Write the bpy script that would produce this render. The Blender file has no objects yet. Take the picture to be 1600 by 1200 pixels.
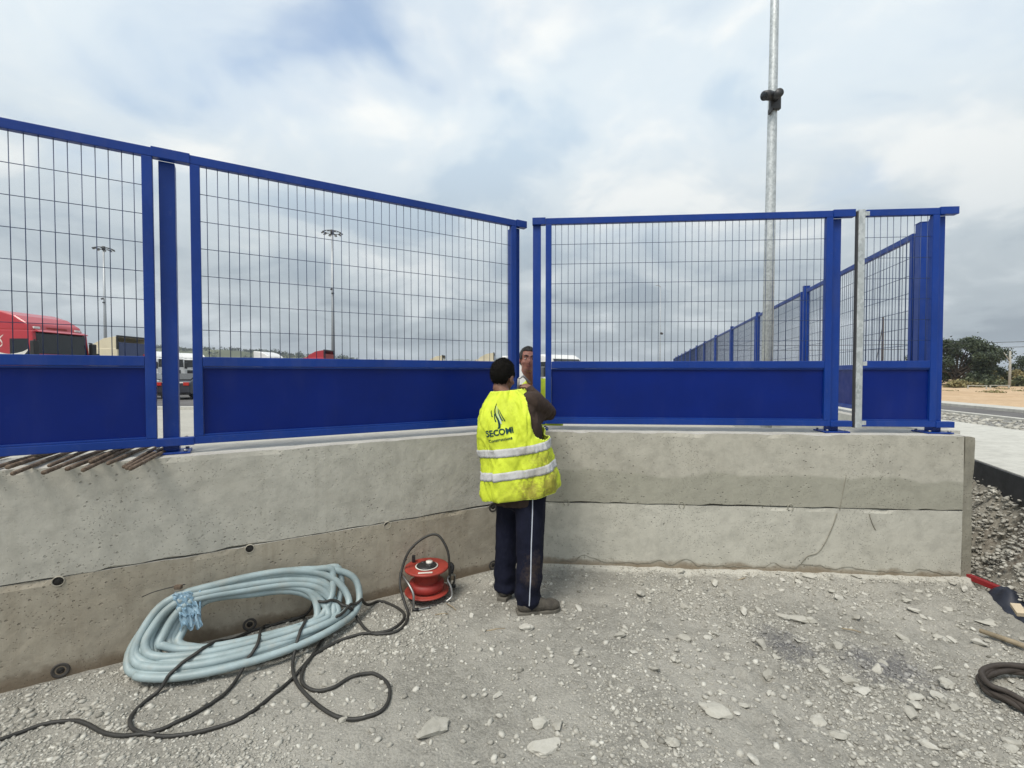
import bpy, bmesh, math, random
import numpy as np
from mathutils import Vector, Matrix, Euler
from mathutils.bvhtree import BVHTree

R = math.radians
random.seed(7)
rng = np.random.default_rng(11)
scn = bpy.context.scene
COL = scn.collection

# ------------------------------------------------------------------ camera
cam_d = bpy.data.cameras.new('camera'); cam = bpy.data.objects.new('camera', cam_d); COL.objects.link(cam)
EYE = 1.65
PITCH = math.atan(17/720)
cam.location = (0, 0, EYE); cam.rotation_euler = (math.pi/2 - PITCH, 0, 0)
cam_d.sensor_width = 36; cam_d.lens = 720/1600*36; cam_d.clip_start = .05; cam_d.clip_end = 6000
scn.camera = cam

# ------------------------------------------------------------------ world: hazy broken cloud over a clear sky
SUN_EL, SUN_AZ = R(58), R(215)          # azimuth of the sun, clockwise from +Y
world = bpy.data.worlds.new('World'); scn.world = world; world.use_nodes = True
wt = world.node_tree; wt.nodes.clear()
def W(t, **k):
    n = wt.nodes.new(t)
    for a, v in k.items(): setattr(n, a, v)
    return n
def WM(op, a, b=None, c=None):
    n = W('ShaderNodeMath', operation=op)
    for i, v in enumerate((a, b, c)):
        if v is None: continue
        if isinstance(v, (int, float)): n.inputs[i].default_value = v
        else: wt.links.new(v, n.inputs[i])
    return n.outputs[0]
wl = wt.links.new
sky = W('ShaderNodeTexSky', sky_type='NISHITA'); sky.sun_disc = False
sky.sun_elevation = SUN_EL; sky.sun_rotation = SUN_AZ; sky.air_density = 1.0; sky.dust_density = .3; sky.ozone_density = 1.6
skyb = W('ShaderNodeMix', data_type='RGBA', blend_type='MULTIPLY'); skyb.inputs[0].default_value = 1
wl(sky.outputs[0], skyb.inputs[6]); skyb.inputs[7].default_value = (.16, .19, .205, 1)
tc = W('ShaderNodeTexCoord'); sep = W('ShaderNodeSeparateXYZ'); wl(tc.outputs['Generated'], sep.inputs[0])
zc = WM('MAXIMUM', sep.outputs[2], 0.0)
den = WM('ADD', zc, .30)
u = WM('DIVIDE', sep.outputs[0], den); v = WM('DIVIDE', sep.outputs[1], den)
cmb = W('ShaderNodeCombineXYZ'); wl(u, cmb.inputs[0]); wl(v, cmb.inputs[1])
def wnoise(scale, detail, rough, off, dist=0.0):
    mp = W('ShaderNodeMapping'); mp.inputs['Location'].default_value = off; wl(cmb.outputs[0], mp.inputs[0])
    n = W('ShaderNodeTexNoise'); n.inputs['Scale'].default_value = scale; n.inputs['Detail'].default_value = detail
    n.inputs['Roughness'].default_value = rough; n.inputs['Distortion'].default_value = dist
    wl(mp.outputs[0], n.inputs['Vector']); return n.outputs['Fac']
def wramp(fac, stops):
    r = W('ShaderNodeValToRGB'); wl(fac, r.inputs[0]); e = r.color_ramp.elements
    while len(e) < len(stops): e.new(.5)
    for k, (p, c) in enumerate(stops): e[k].position = p; e[k].color = (c, c, c, 1) if isinstance(c, (int, float)) else (*c, 1)
    r.color_ramp.interpolation = 'EASE'; return r.outputs[0]
nA = wnoise(1.15, 4, .5, (14.705, 17.230, 0), .3)
nB = wnoise(2.6, 5, .5, (15.555, 12.980, 0), .35)
nC = wnoise(.9, 2, .45, (16.455, -3.320, 2), .1)
cover = wramp(WM('ADD', WM('MULTIPLY', nA, .72), WM('MULTIPLY', nB, .28)), [(.36, .42), (.44, .88), (.50, 1.0)])
cover = WM('MAXIMUM', cover, wramp(zc, [(.26, 1.0), (.46, 0.0)]))
shade = WM('ADD', WM('MULTIPLY', nB, .68), WM('MULTIPLY', nC, .32))
low = wramp(zc, [(.04, 0.0), (.50, 1.0)])
lightcloud = wramp(shade, [(.38, (.62, .75, .87)), (.50, (.79, .88, .94)), (.62, (1.0, 1.02, 1.0))])
greycloud = wramp(shade, [(.38, (.29, .34, .38)), (.50, (.45, .51, .545)), (.62, (.66, .72, .75))])
cl = W('ShaderNodeMix', data_type='RGBA'); wl(low, cl.inputs[0]); wl(greycloud, cl.inputs[6]); wl(lightcloud, cl.inputs[7])
mixc = W('ShaderNodeMix', data_type='RGBA'); wl(cover, mixc.inputs[0]); wl(skyb.outputs[2], mixc.inputs[6]); wl(cl.outputs[2], mixc.inputs[7])
bg = W('ShaderNodeBackground'); wl(mixc.outputs[2], bg.inputs[0]); bg.inputs[1].default_value = 1.0
wo = W('ShaderNodeOutputWorld'); wl(bg.outputs[0], wo.inputs[0])

# ------------------------------------------------------------------ sun behind thin cloud
sd = bpy.data.lights.new('sun', 'SUN'); so = bpy.data.objects.new('sun', sd); COL.objects.link(so)
sd.energy = 3.1; sd.angle = R(24); sd.color = (1.0, .94, .85)
sdir = Vector((math.sin(SUN_AZ)*math.cos(SUN_EL), math.cos(SUN_AZ)*math.cos(SUN_EL), math.sin(SUN_EL)))
so.rotation_euler = sdir.to_track_quat('Z', 'Y').to_euler(); so.location = (-6, -6, 14)
vs = scn.view_settings; vs.view_transform = 'Standard'; vs.look = 'None'; vs.gamma = 1; vs.exposure = 0.02; vs.use_curve_mapping = False
scn.cycles.max_bounces = 5; scn.cycles.diffuse_bounces = 2; scn.cycles.transparent_max_bounces = 6

# ------------------------------------------------------------------ numpy noise
_perm = rng.permutation(4096)
_grad = rng.random(4096)*2-1
def vnoise(p):
    p = np.asarray(p, float); i = np.floor(p).astype(int); f = p-i; f = f*f*(3-2*f)
    def h(a, b, c): return _grad[_perm[(_perm[(_perm[a & 4095]+b) & 4095]+c) & 4095]]
    r = 0
    for dx in (0, 1):
        wx = f[..., 0] if dx else 1-f[..., 0]
        for dy in (0, 1):
            wy = f[..., 1] if dy else 1-f[..., 1]
            for dz in (0, 1):
                wz = f[..., 2] if dz else 1-f[..., 2]
                r = r+wx*wy*wz*h(i[..., 0]+dx, i[..., 1]+dy, i[..., 2]+dz)
    return r
def fbm(p, oct=4, lac=2.1, gain=.5):
    p = np.asarray(p, float); a, s, r = 1.0, 1.0, 0
    for k in range(oct): r = r+a*vnoise(p*s+17.3*k); s *= lac; a *= gain
    return r

# ------------------------------------------------------------------ materials
MATS = {}
class NT:
    def __init__(s, name):
        s.m = bpy.data.materials.new(name); s.m.use_nodes = True; s.t = s.m.node_tree
        s.b = s.t.nodes['Principled BSDF']; s.geo = None; MATS[name] = s.m
    def n(s, t, **k):
        o = s.t.nodes.new(t)
        for a, v in k.items(): setattr(o, a, v)
        return o
    def l(s, a, b): s.t.links.new(a, b)
    def pos(s, obj=False):
        if obj:
            return s.n('ShaderNodeTexCoord').outputs['Object']
        if s.geo is None: s.geo = s.n('ShaderNodeNewGeometry')
        return s.geo.outputs['Position']
    def mapped(s, scale=(1, 1, 1), loc=(0, 0, 0), rot=(0, 0, 0), obj=False):
        m = s.n('ShaderNodeMapping'); m.inputs['Scale'].default_value = scale; m.inputs['Location'].default_value = loc
        m.inputs['Rotation'].default_value = rot; s.l(s.pos(obj), m.inputs[0]); return m.outputs[0]
    def noise(s, scale, detail=4, rough=.55, vec=None, dist=0):
        o = s.n('ShaderNodeTexNoise'); o.inputs['Scale'].default_value = scale; o.inputs['Detail'].default_value = detail
        o.inputs['Roughness'].default_value = rough; o.inputs['Distortion'].default_value = dist
        s.l(vec if vec is not None else s.pos(), o.inputs['Vector']); return o.outputs['Fac']
    def voro(s, scale, vec=None, feature='F1', out='Distance'):
        o = s.n('ShaderNodeTexVoronoi', feature=feature); o.inputs['Scale'].default_value = scale
        s.l(vec if vec is not None else s.pos(), o.inputs['Vector']); return o.outputs[out]
    def ramp(s, fac, stops):
        r = s.n('ShaderNodeValToRGB'); s.l(fac, r.inputs[0]); e = r.color_ramp.elements
        while len(e) < len(stops): e.new(.5)
        for k, (p, c) in enumerate(stops): e[k].position = p; e[k].color = (c, c, c, 1) if isinstance(c, (int, float)) else (*c, 1)
        return r.outputs[0]
    def math(s, op, a, b=None):
        o = s.n('ShaderNodeMath', operation=op)
        for i, v in enumerate((a, b)):
            if v is None: continue
            if isinstance(v, (int, float)): o.inputs[i].default_value = v
            else: s.l(v, o.inputs[i])
        return o.outputs[0]
    def mix(s, fac, a, b, mode='MIX'):
        o = s.n('ShaderNodeMix', data_type='RGBA', blend_type=mode)
        for i, v in ((0, fac), (6, a), (7, b)):
            if isinstance(v, (int, float)): o.inputs[i].default_value = v
            elif isinstance(v, tuple): o.inputs[i].default_value = (*v, 1)
            else: s.l(v, o.inputs[i])
        return o.outputs[2]
    def bump(s, h, strength=.4, dist=.01, prev=None):
        o = s.n('ShaderNodeBump'); o.inputs['Strength'].default_value = strength; o.inputs['Distance'].default_value = dist
        s.l(h, o.inputs['Height'])
        if prev is not None: s.l(prev, o.inputs['Normal'])
        return o.outputs[0]
    def out(s, color=None, rough=None, normal=None, metal=None):
        if color is not None:
            if isinstance(color, tuple): s.b.inputs['Base Color'].default_value = (*color, 1)
            else: s.l(color, s.b.inputs['Base Color'])
        if rough is not None:
            if isinstance(rough, (int, float)): s.b.inputs['Roughness'].default_value = rough
            else: s.l(rough, s.b.inputs['Roughness'])
        if metal is not None: s.b.inputs['Metallic'].default_value = metal
        if normal is not None: s.l(normal, s.b.inputs['Normal'])
        return s.m

def simple(name, c, rough=.6, metal=0, var=.15, nscale=8, bump=.0, bscale=60, bdist=.002, obj=True):
    """a plain finish with slight uneven tone and fine relief"""
    t = NT(name)
    vec = t.mapped(obj=obj)
    f = t.ramp(t.noise(nscale, 5, .6, vec), [(.3, tuple(x*(1-var) for x in c)), (.7, tuple(min(1, x*(1+var)) for x in c))])
    nrm = t.bump(t.noise(bscale, 3, .6, vec), bump, bdist) if bump else None
    return t.out(f, rough, nrm, metal)

def concrete(name, base, dark, pores=.5, stain=None, stain_z=None, foot=None, streak=.3):
    t = NT(name)
    big = t.noise(1.7, 6, .62, t.mapped((1, 1, 1.3), (2, 5, 1)))
    col = t.ramp(big, [(.34, dark), (.52, base), (.7, tuple(min(1, x*1.10) for x in base))])
    mott = t.noise(9, 6, .68)
    col = t.mix(.55, col, t.ramp(mott, [(.36, tuple(x*.76 for x in base)), (.56, tuple(x*1.06 for x in base))]))
    st = t.noise(5, 4, .6, t.mapped((3.2, 3.2, .22)))
    col = t.mix(t.math('MULTIPLY', t.ramp(st, [(.52, 0.0), (.72, 1.0)]), streak), col, dark)
    sep = t.n('ShaderNodeSeparateXYZ'); t.l(t.pos(), sep.inputs[0]); z = sep.outputs[2]
    if stain is not None:       # a damp band left by a later pour, with a wandering upper edge
        zz = t.math('ADD', z, t.math('MULTIPLY', t.math('SUBTRACT', t.noise(1.1, 5, .55), .5), .34))
        zz = t.math('ADD', zz, t.math('MULTIPLY', sep.outputs[0], .018))
        m = t.math('MULTIPLY', t.ramp(zz, [(stain_z-.012, 1.0), (stain_z+.012, 0.0)]), .85)
        col = t.mix(m, col, t.mix(.5, stain, t.ramp(mott, [(.3, tuple(x*.75 for x in stain)), (.65, tuple(x*1.1 for x in stain))])))
    if foot is not None:        # earth-coloured tide mark where soil was piled against the wall
        zz = t.math('ADD', z, t.math('MULTIPLY', t.math('SUBTRACT', t.noise(4.5, 5, .65), .5), .16))
        col = t.mix(t.math('MULTIPLY', t.ramp(zz, [(.015, 1.0), (.045, .75), (.075, 0.0)]), .8), col, foot)
    # air holes: relief, with the shade inside them painted into the colour
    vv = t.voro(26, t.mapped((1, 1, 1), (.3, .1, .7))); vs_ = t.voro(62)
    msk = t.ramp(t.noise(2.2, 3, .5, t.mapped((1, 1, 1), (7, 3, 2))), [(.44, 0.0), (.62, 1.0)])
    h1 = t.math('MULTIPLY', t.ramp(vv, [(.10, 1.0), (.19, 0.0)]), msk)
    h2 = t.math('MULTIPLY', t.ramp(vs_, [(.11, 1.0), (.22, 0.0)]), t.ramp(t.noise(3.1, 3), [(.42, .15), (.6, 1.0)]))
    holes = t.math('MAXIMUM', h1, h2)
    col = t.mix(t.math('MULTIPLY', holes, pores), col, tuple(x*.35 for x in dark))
    n2 = t.bump(t.noise(60, 4, .75), .4, .004)
    n3 = t.bump(t.math('SUBTRACT', 1.0, holes), .8, .006, n2)
    return t.out(col, .93, n3)

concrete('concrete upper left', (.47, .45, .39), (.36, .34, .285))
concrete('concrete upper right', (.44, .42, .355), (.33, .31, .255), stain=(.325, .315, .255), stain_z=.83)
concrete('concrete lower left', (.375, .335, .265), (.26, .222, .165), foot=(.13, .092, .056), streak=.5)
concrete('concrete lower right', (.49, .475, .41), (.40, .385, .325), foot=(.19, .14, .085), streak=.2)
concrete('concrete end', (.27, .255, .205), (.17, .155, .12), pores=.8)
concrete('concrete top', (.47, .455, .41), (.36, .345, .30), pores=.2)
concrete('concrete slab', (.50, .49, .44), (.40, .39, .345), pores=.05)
simple('joint shadow core', (.14, .125, .10), .95)
simple('tie cone', (.40, .37, .30), .9, bump=.2)
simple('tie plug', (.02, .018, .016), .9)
simple('tie rubber', (.05, .045, .04), .8)

def gravelmat(name, a, b, c, dust, sc=1.0):
    t = NT(name)
    big = t.noise(1.3*sc, 6, .6); mid = t.noise(11*sc, 6, .7); fine = t.noise(95*sc, 4, .75)
    cell = t.voro(75*sc, None, 'F1', 'Color')
    bw = t.n('ShaderNodeRGBToBW'); t.l(cell, bw.inputs[0])
    col = t.ramp(mid, [(.30, a), (.52, b), (.72, c)])
    col = t.mix(.32, col, t.ramp(bw.outputs[0], [(.15, a), (.5, b), (.85, c)]))
    col = t.mix(t.math('MULTIPLY', t.ramp(big, [(.45, 0.0), (.60, 1.0)]), .8), col, dust)
    col = t.mix(.35, col, t.ramp(fine, [(.3, tuple(x*.6 for x in a)), (.65, c)]))
    vb = t.voro(75*sc, None, 'F1')
    n2 = t.bump(t.math('ADD', t.math('MULTIPLY', t.math('SUBTRACT', 1.0, vb), .35), t.noise(48*sc, 5, .78)), .9, .016)
    return t, col, n2
t, c, n = gravelmat('gravel ground', (.15, .142, .12), (.31, .297, .258), (.45, .433, .382), (.46, .44, .385))
def blot(t, c, centre, rad, colr, amt):
    """a tar-coloured spill of its own shape"""
    v = t.n('ShaderNodeVectorMath', operation='DISTANCE'); t.l(t.pos(), v.inputs[0]); v.inputs[1].default_value = centre
    d = t.math('ADD', v.outputs['Value'], t.math('MULTIPLY', t.math('SUBTRACT', t.noise(9, 5, .7), .5), rad*1.6))
    d = t.math('ADD', d, t.math('MULTIPLY', t.math('SUBTRACT', t.noise(55, 3, .7), .5), rad*1.5))
    return t.mix(t.math('MULTIPLY', t.ramp(d, [(rad*.25, 1.0), (rad, 0.0)]), amt), c, colr)
sepg = t.n('ShaderNodeSeparateXYZ'); t.l(t.pos(), sepg.inputs[0])       # cement spilt along the foot of the right wall
dwn = t.math('SUBTRACT', 3.944, t.math('ADD', sepg.outputs[1], t.math('MULTIPLY', sepg.outputs[0], .0801)))
dwn = t.math('ADD', dwn, t.math('MULTIPLY', t.math('SUBTRACT', t.noise(5, 5, .65), .5), .16))
c = t.mix(t.math('MULTIPLY', t.math('MULTIPLY', t.ramp(dwn, [(.05, 1.0), (.12, 0.0)]), t.ramp(sepg.outputs[0], [(.1, 0.0), (.35, 1.0)])), .8), c, (.60, .58, .51))
for ce, ra in (((1.68, 2.79, 0), .21), ((2.12, 2.58, 0), .26)):
    c = blot(t, c, ce, ra, (.10, .10, .11), .75)
t.out(c, .95, n)
t, c, n = gravelmat('gravel far', (.30, .285, .245), (.40, .385, .335), (.50, .485, .43), (.46, .44, .385), .6); t.out(c, .95, n)
t, c, n = gravelmat('rubble soil', (.14, .125, .097), (.27, .25, .205), (.40, .38, .33), (.31, .285, .235), .6)
c = blot(t, c, (4.05, 3.95, .3), .42, (.075, .050, .033), .85); c = blot(t, c, (4.25, 3.6, .2), .35, (.075, .050, .033), .8); t.out(c, .97)
t, c, n = gravelmat('rubble grey', (.10, .10, .095), (.20, .195, .18), (.31, .30, .28), (.24, .235, .215), .5); t.out(c, .97)
t, c, n = gravelmat('sand field', (.38, .245, .13), (.50, .345, .20), (.60, .44, .28), (.54, .385, .235), .05); t.out(c, .97)
t, c, n = gravelmat('terrain earth', (.12, .11, .075), (.19, .17, .12), (.25, .22, .155), (.20, .18, .12), .03); t.out(c, .97, n)
t = NT('asphalt'); t.out(t.ramp(t.noise(.6, 6, .65), [(.35, (.085, .08, .078)), (.65, (.135, .128, .124))]), .9, t.bump(t.noise(60, 3), .3, .01))
t = NT('dark form board'); t.out(t.ramp(t.noise(6, 6, .65), [(.35, (.028, .028, .03)), (.65, (.06, .06, .062))]), .75, t.bump(t.noise(40, 3), .2, .005))
t = NT('stone'); oi = t.n('ShaderNodeObjectInfo')
c = t.ramp(t.noise(30, 5, .65), [(.3, (.31, .30, .255)), (.55, (.42, .405, .355)), (.75, (.54, .525, .475))])
c = t.mix(.5, c, t.ramp(oi.outputs['Random'], [(.0, (.29, .275, .235)), (.6, (.45, .435, .38)), (1.0, (.60, .58, .52))]))
t.out(c, .92, t.bump(t.noise(120, 4, .7), .5, .004))
t = NT('gravel stones'); at = t.n('ShaderNodeAttribute'); at.attribute_name = 'tone'
c = t.ramp(at.outputs['Fac'], [(.0, (.15, .142, .12)), (.35, (.33, .316, .274)), (.75, (.48, .465, .412)), (1.0, (.66, .645, .58))])
c = t.mix(.3, c, t.ramp(t.noise(160, 3), [(.3, (.25, .24, .20)), (.7, (.55, .53, .47))]))
for ce, ra in (((1.68, 2.79, 0), .21), ((2.12, 2.58, 0), .26)): c = blot(t, c, ce, ra, (.12, .12, .135), .6)
t.out(c, .93)

def bluepaint(name, c):
    t = NT(name); vec = t.pos()
    col = t.ramp(t.noise(2.3, 5, .6), [(.3, tuple(x*.85 for x in c)), (.7, tuple(x*1.12 for x in c))])
    dust = t.math('MAXIMUM', t.ramp(t.noise(26, 6, .7), [(.58, 0.0), (.85, 1.0)]), t.math('MULTIPLY', t.ramp(t.noise(3, 5, .65, t.mapped((2.2, 2.2, .5))), [(.52, 0.0), (.8, 1.0)]), .7))
    col = t.mix(t.math('MULTIPLY', dust, .10 if name == 'blue paint' else .03), col, (.34, .33, .30))
    wob = t.bump(t.noise(1.4, 1, .4), .2, .03)
    t.b.inputs['Specular IOR Level'].default_value = .34 if name == 'blue paint' else .2
    return t.out(col, t.ramp(t.noise(9, 5), [(.3, .30), (.7, .50)]), wob if name == 'blue sheet' else None)
bluepaint('blue paint', (.0030, .036, .235))
bluepaint('blue sheet', (.0006, .0135, .150))
simple('blue wire', (.03, .05, .12), .5)
t = NT('galvanised'); sp = t.voro(45, t.mapped((1, 1, .7)), 'F1', 'Color'); bw = t.n('ShaderNodeRGBToBW'); t.l(sp, bw.inputs[0])
c = t.ramp(bw.outputs[0], [(.2, (.40, .43, .43)), (.8, (.62, .65, .65))]); c = t.mix(.4, c, t.ramp(t.noise(7, 6, .7), [(.35, (.34, .37, .37)), (.65, (.72, .74, .74))]))
t.out(c, t.ramp(t.noise(20, 4), [(.3, .42), (.7, .62)]), t.bump(t.noise(50, 4), .12, .003), .55)
simple('steel', (.34, .34, .33), .45, .9, .25)
simple('dark steel', (.05, .05, .052), .5, .3)
t = NT('rusty bar'); c = t.ramp(t.noise(22, 6, .7), [(.3, (.06, .042, .03)), (.5, (.13, .092, .064)), (.72, (.24, .185, .14))]); t.out(c, .9, t.bump(t.noise(160, 3), .5, .003))
t = NT('hose'); c = t.ramp(t.noise(5, 6, .65), [(.32, (.23, .285, .285)), (.6, (.33, .415, .43)), (.75, (.40, .505, .535))])
c = t.mix(t.math('MULTIPLY', t.ramp(t.noise(14, 6, .7), [(.5, 0.0), (.75, 1.0)]), .55), c, (.36, .35, .30))
t.out(c, .5, t.bump(t.noise(150, 3), .1, .002))
t = NT('blue film'); t.b.inputs['Alpha'].default_value = .72; t.out(t.ramp(t.noise(30, 4), [(.3, (.20, .36, .50)), (.7, (.40, .57, .68))]), .25, t.bump(t.noise(60, 3), .5, .01))
simple('cable rubber', (.028, .027, .024), .6, 0, .35, 12, .2, 120)
simple('reel red', (.31, .040, .027), .5, 0, .25, 10, .12, 60)
simple('reel dark red', (.30, .028, .022), .55, 0, .25)
simple('black plastic', (.018, .018, .019), .45)
simple('white plastic', (.66, .64, .58), .5)
simple('red paint bar', (.24, .012, .014), .5)
simple('old wood', (.30, .245, .165), .85, 0, .3, 14, .3, 60)
simple('brown hose', (.045, .036, .030), .7, 0, .35, 10, .3, 60)
simple('tarp', (.014, .018, .032), .6, 0, .3, 12, .3, 30)
simple('cardboard', (.55, .46, .33), .85, 0, .15)

# clothes and skin
def cloth(name, c, var=.2, dirt=None, dcol=(.13, .10, .055), rough=.85, sheen=.0):
    t = NT(name); v = t.pos()
    col = t.ramp(t.noise(7, 5, .6), [(.3, tuple(x*(1-var) for x in c)), (.7, tuple(min(1, x*(1+var)) for x in c))])
    if dirt:
        for ce, ra, am in dirt: col = blot(t, col, ce, ra, dcol, am)
    t.b.inputs['Specular IOR Level'].default_value = .18
    wr = t.noise(9, 3, .5, t.mapped((1.6, 1.6, .8), (0, 0, 0), (0, R(35), 0)), 1.2)
    n2 = t.bump(wr, .45, .018)
    return t.out(col, rough, n2)
cloth('vest yellow', (.58, .68, .05), .18, dirt=[((-.05, 3.1, 1.45), .12, .25), ((.0, 3.08, .80), .16, .3), ((.26, 3.07, .90), .20, .85), ((.15, 3.06, .82), .14, .6), ((.24, 3.08, 1.08), .12, .5)], dcol=(.25, .21, .045), rough=.6)
cloth('vest edge', (.70, .82, .12), .08)
cloth('reflective tape', (.50, .50, .50), .14, dirt=[((.18, 3.06, .98), .12, .5), ((.10, 3.06, 1.11), .08, .5)], dcol=(.25, .22, .17), rough=.4)
cloth('shirt brown', (.047, .032, .025), .25)
cloth('trousers navy', (.0075, .009, .021), .3, dirt=[((.17, 3.02, .33), .13, .55)], dcol=(.085, .06, .04))
cloth('trim black', (.012, .012, .013), .2)
cloth('stripe pale', (.50, .53, .60), .1)
cloth('print ink', (.010, .045, .050), .2)
cloth('print blue', (.02, .06, .13), .2)
cloth('print pale', (.45, .60, .62), .1)
simple('skin tan', (.22, .11, .072), .5, 0, .15, 30, .2, 160)
simple('skin ruddy', (.36, .15, .105), .5, 0, .15, 30, .2, 160)
t = NT('hair dark'); t.out(t.ramp(t.noise(90, 4, .6), [(.3, (.004, .0035, .003)), (.7, (.012, .010, .008))]), .9, t.bump(t.noise(380, 3, .7), .5, .002)); t.b.inputs['Specular IOR Level'].default_value = .15
t = NT('hair grey'); t.out(t.ramp(t.noise(120, 4, .6), [(.3, (.02, .018, .016)), (.7, (.065, .058, .052))]), .6, t.bump(t.noise(380, 3, .7), .8, .004))
simple('eye white', (.6, .58, .55), .3); simple('lips', (.28, .085, .07), .5)
t = NT('boot leather'); t.out(t.ramp(t.noise(16, 6, .7), [(.3, (.028, .024, .019)), (.7, (.10, .088, .07))]), .85, t.bump(t.noise(60, 4, .6), .5, .006))
simple('boot sole', (.12, .11, .09), .9, 0, .25, 18, .4, 50)

# vehicles
def carpaint(name, c):
    t = NT(name); t.b.inputs['Coat Weight'].default_value = .5; t.b.inputs['Coat Roughness'].default_value = .12
    return t.out(t.ramp(t.noise(1.2, 5), [(.3, tuple(x*.9 for x in c)), (.7, tuple(min(1, x*1.08) for x in c))]), .4)
carpaint('truck red', (.42, .018, .030)); carpaint('truck cream', (.68, .60, .42)); carpaint('truck white', (.74, .73, .70))
carpaint('truck blue', (.018, .04, .13)); carpaint('car silver', (.42, .45, .49)); carpaint('car dark', (.022, .025, .035))
simple('car glass', (.012, .015, .018), .08); simple('tyre', (.02, .02, .02), .85); simple('rim', (.4, .4, .4), .4, .7)
simple('lamp red', (.5, .03, .02), .25); simple('lamp clear', (.75, .75, .73), .15); simple('plate', (.75, .75, .72), .4)
simple('grey mast', (.42, .44, .45), .5, .4)

# plants
def leafmat(name, a, b, c):
    t = NT(name); at = t.n('ShaderNodeAttribute'); at.attribute_name = 'tone'
    t.b.inputs['Subsurface Weight'].default_value = .0
    return t.out(t.ramp(at.outputs['Fac'], [(.0, a), (.5, b), (1.0, c)]), .65)
leafmat('leaf dark', (.018, .028, .014), (.040, .058, .026), (.075, .10, .045))
leafmat('leaf olive', (.045, .055, .022), (.085, .098, .042), (.14, .15, .07))
leafmat('leaf dry', (.13, .115, .045), (.23, .20, .085), (.32, .28, .13))
leafmat('leaf hill', (.035, .052, .035), (.065, .085, .055), (.11, .125, .08))
simple('bark', (.075, .06, .045), .95, 0, .3, 12, .6, 25, .02)
simple('pale wood post', (.34, .33, .29), .9, 0, .2)
simple('white rail', (.40, .40, .36), .7)
t = NT('hill green'); t.out(t.ramp(t.noise(.03, 6, .6), [(.35, (.06, .075, .04)), (.6, (.11, .12, .065)), (.75, (.20, .185, .11))]), .95)
t = NT('hill far'); t.out(t.ramp(t.noise(.006, 6, .6), [(.35, (.09, .12, .10)), (.65, (.14, .165, .13))]), .95)
M = MATS

# ------------------------------------------------------------------ mesh helpers
def mesh_np(name, V, F, smooth=False):
    me = bpy.data.meshes.new(name); me.from_pydata([tuple(map(float, p)) for p in V], [], [tuple(map(int, f)) for f in F]); me.validate(); me.update()
    if smooth: me.polygons.foreach_set('use_smooth', [True]*len(me.polygons))
    return me
def link(name, me, mat, parent=None, smooth=None):
    o = bpy.data.objects.new(name, me); COL.objects.link(o)
    if mat is not None and me is not None and not me.materials: me.materials.append(M[mat] if isinstance(mat, str) else mat)
    if parent is not None: o.parent = parent
    return o
def tag(o, label=None, cat=None, group=None, kind=None):
    if label: o['label'] = label
    if cat: o['category'] = cat
    if group: o['group'] = group
    if kind: o['kind'] = kind
    return o
def thing(name, loc=(0, 0, 0), rz=0, label=None, cat=None, group=None):
    o = bpy.data.objects.new(name, None); COL.objects.link(o); o.location = loc; o.rotation_euler = (0, 0, rz); o.empty_display_size = .1
    return tag(o, label, cat, group)
def copy_tree(o, parent=None):
    c = o.copy(); COL.objects.link(c); c.parent = parent
    if parent is not None: c.matrix_parent_inverse = o.matrix_parent_inverse.copy()
    for ch in list(o.children): copy_tree(ch, c)
    return c

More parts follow.
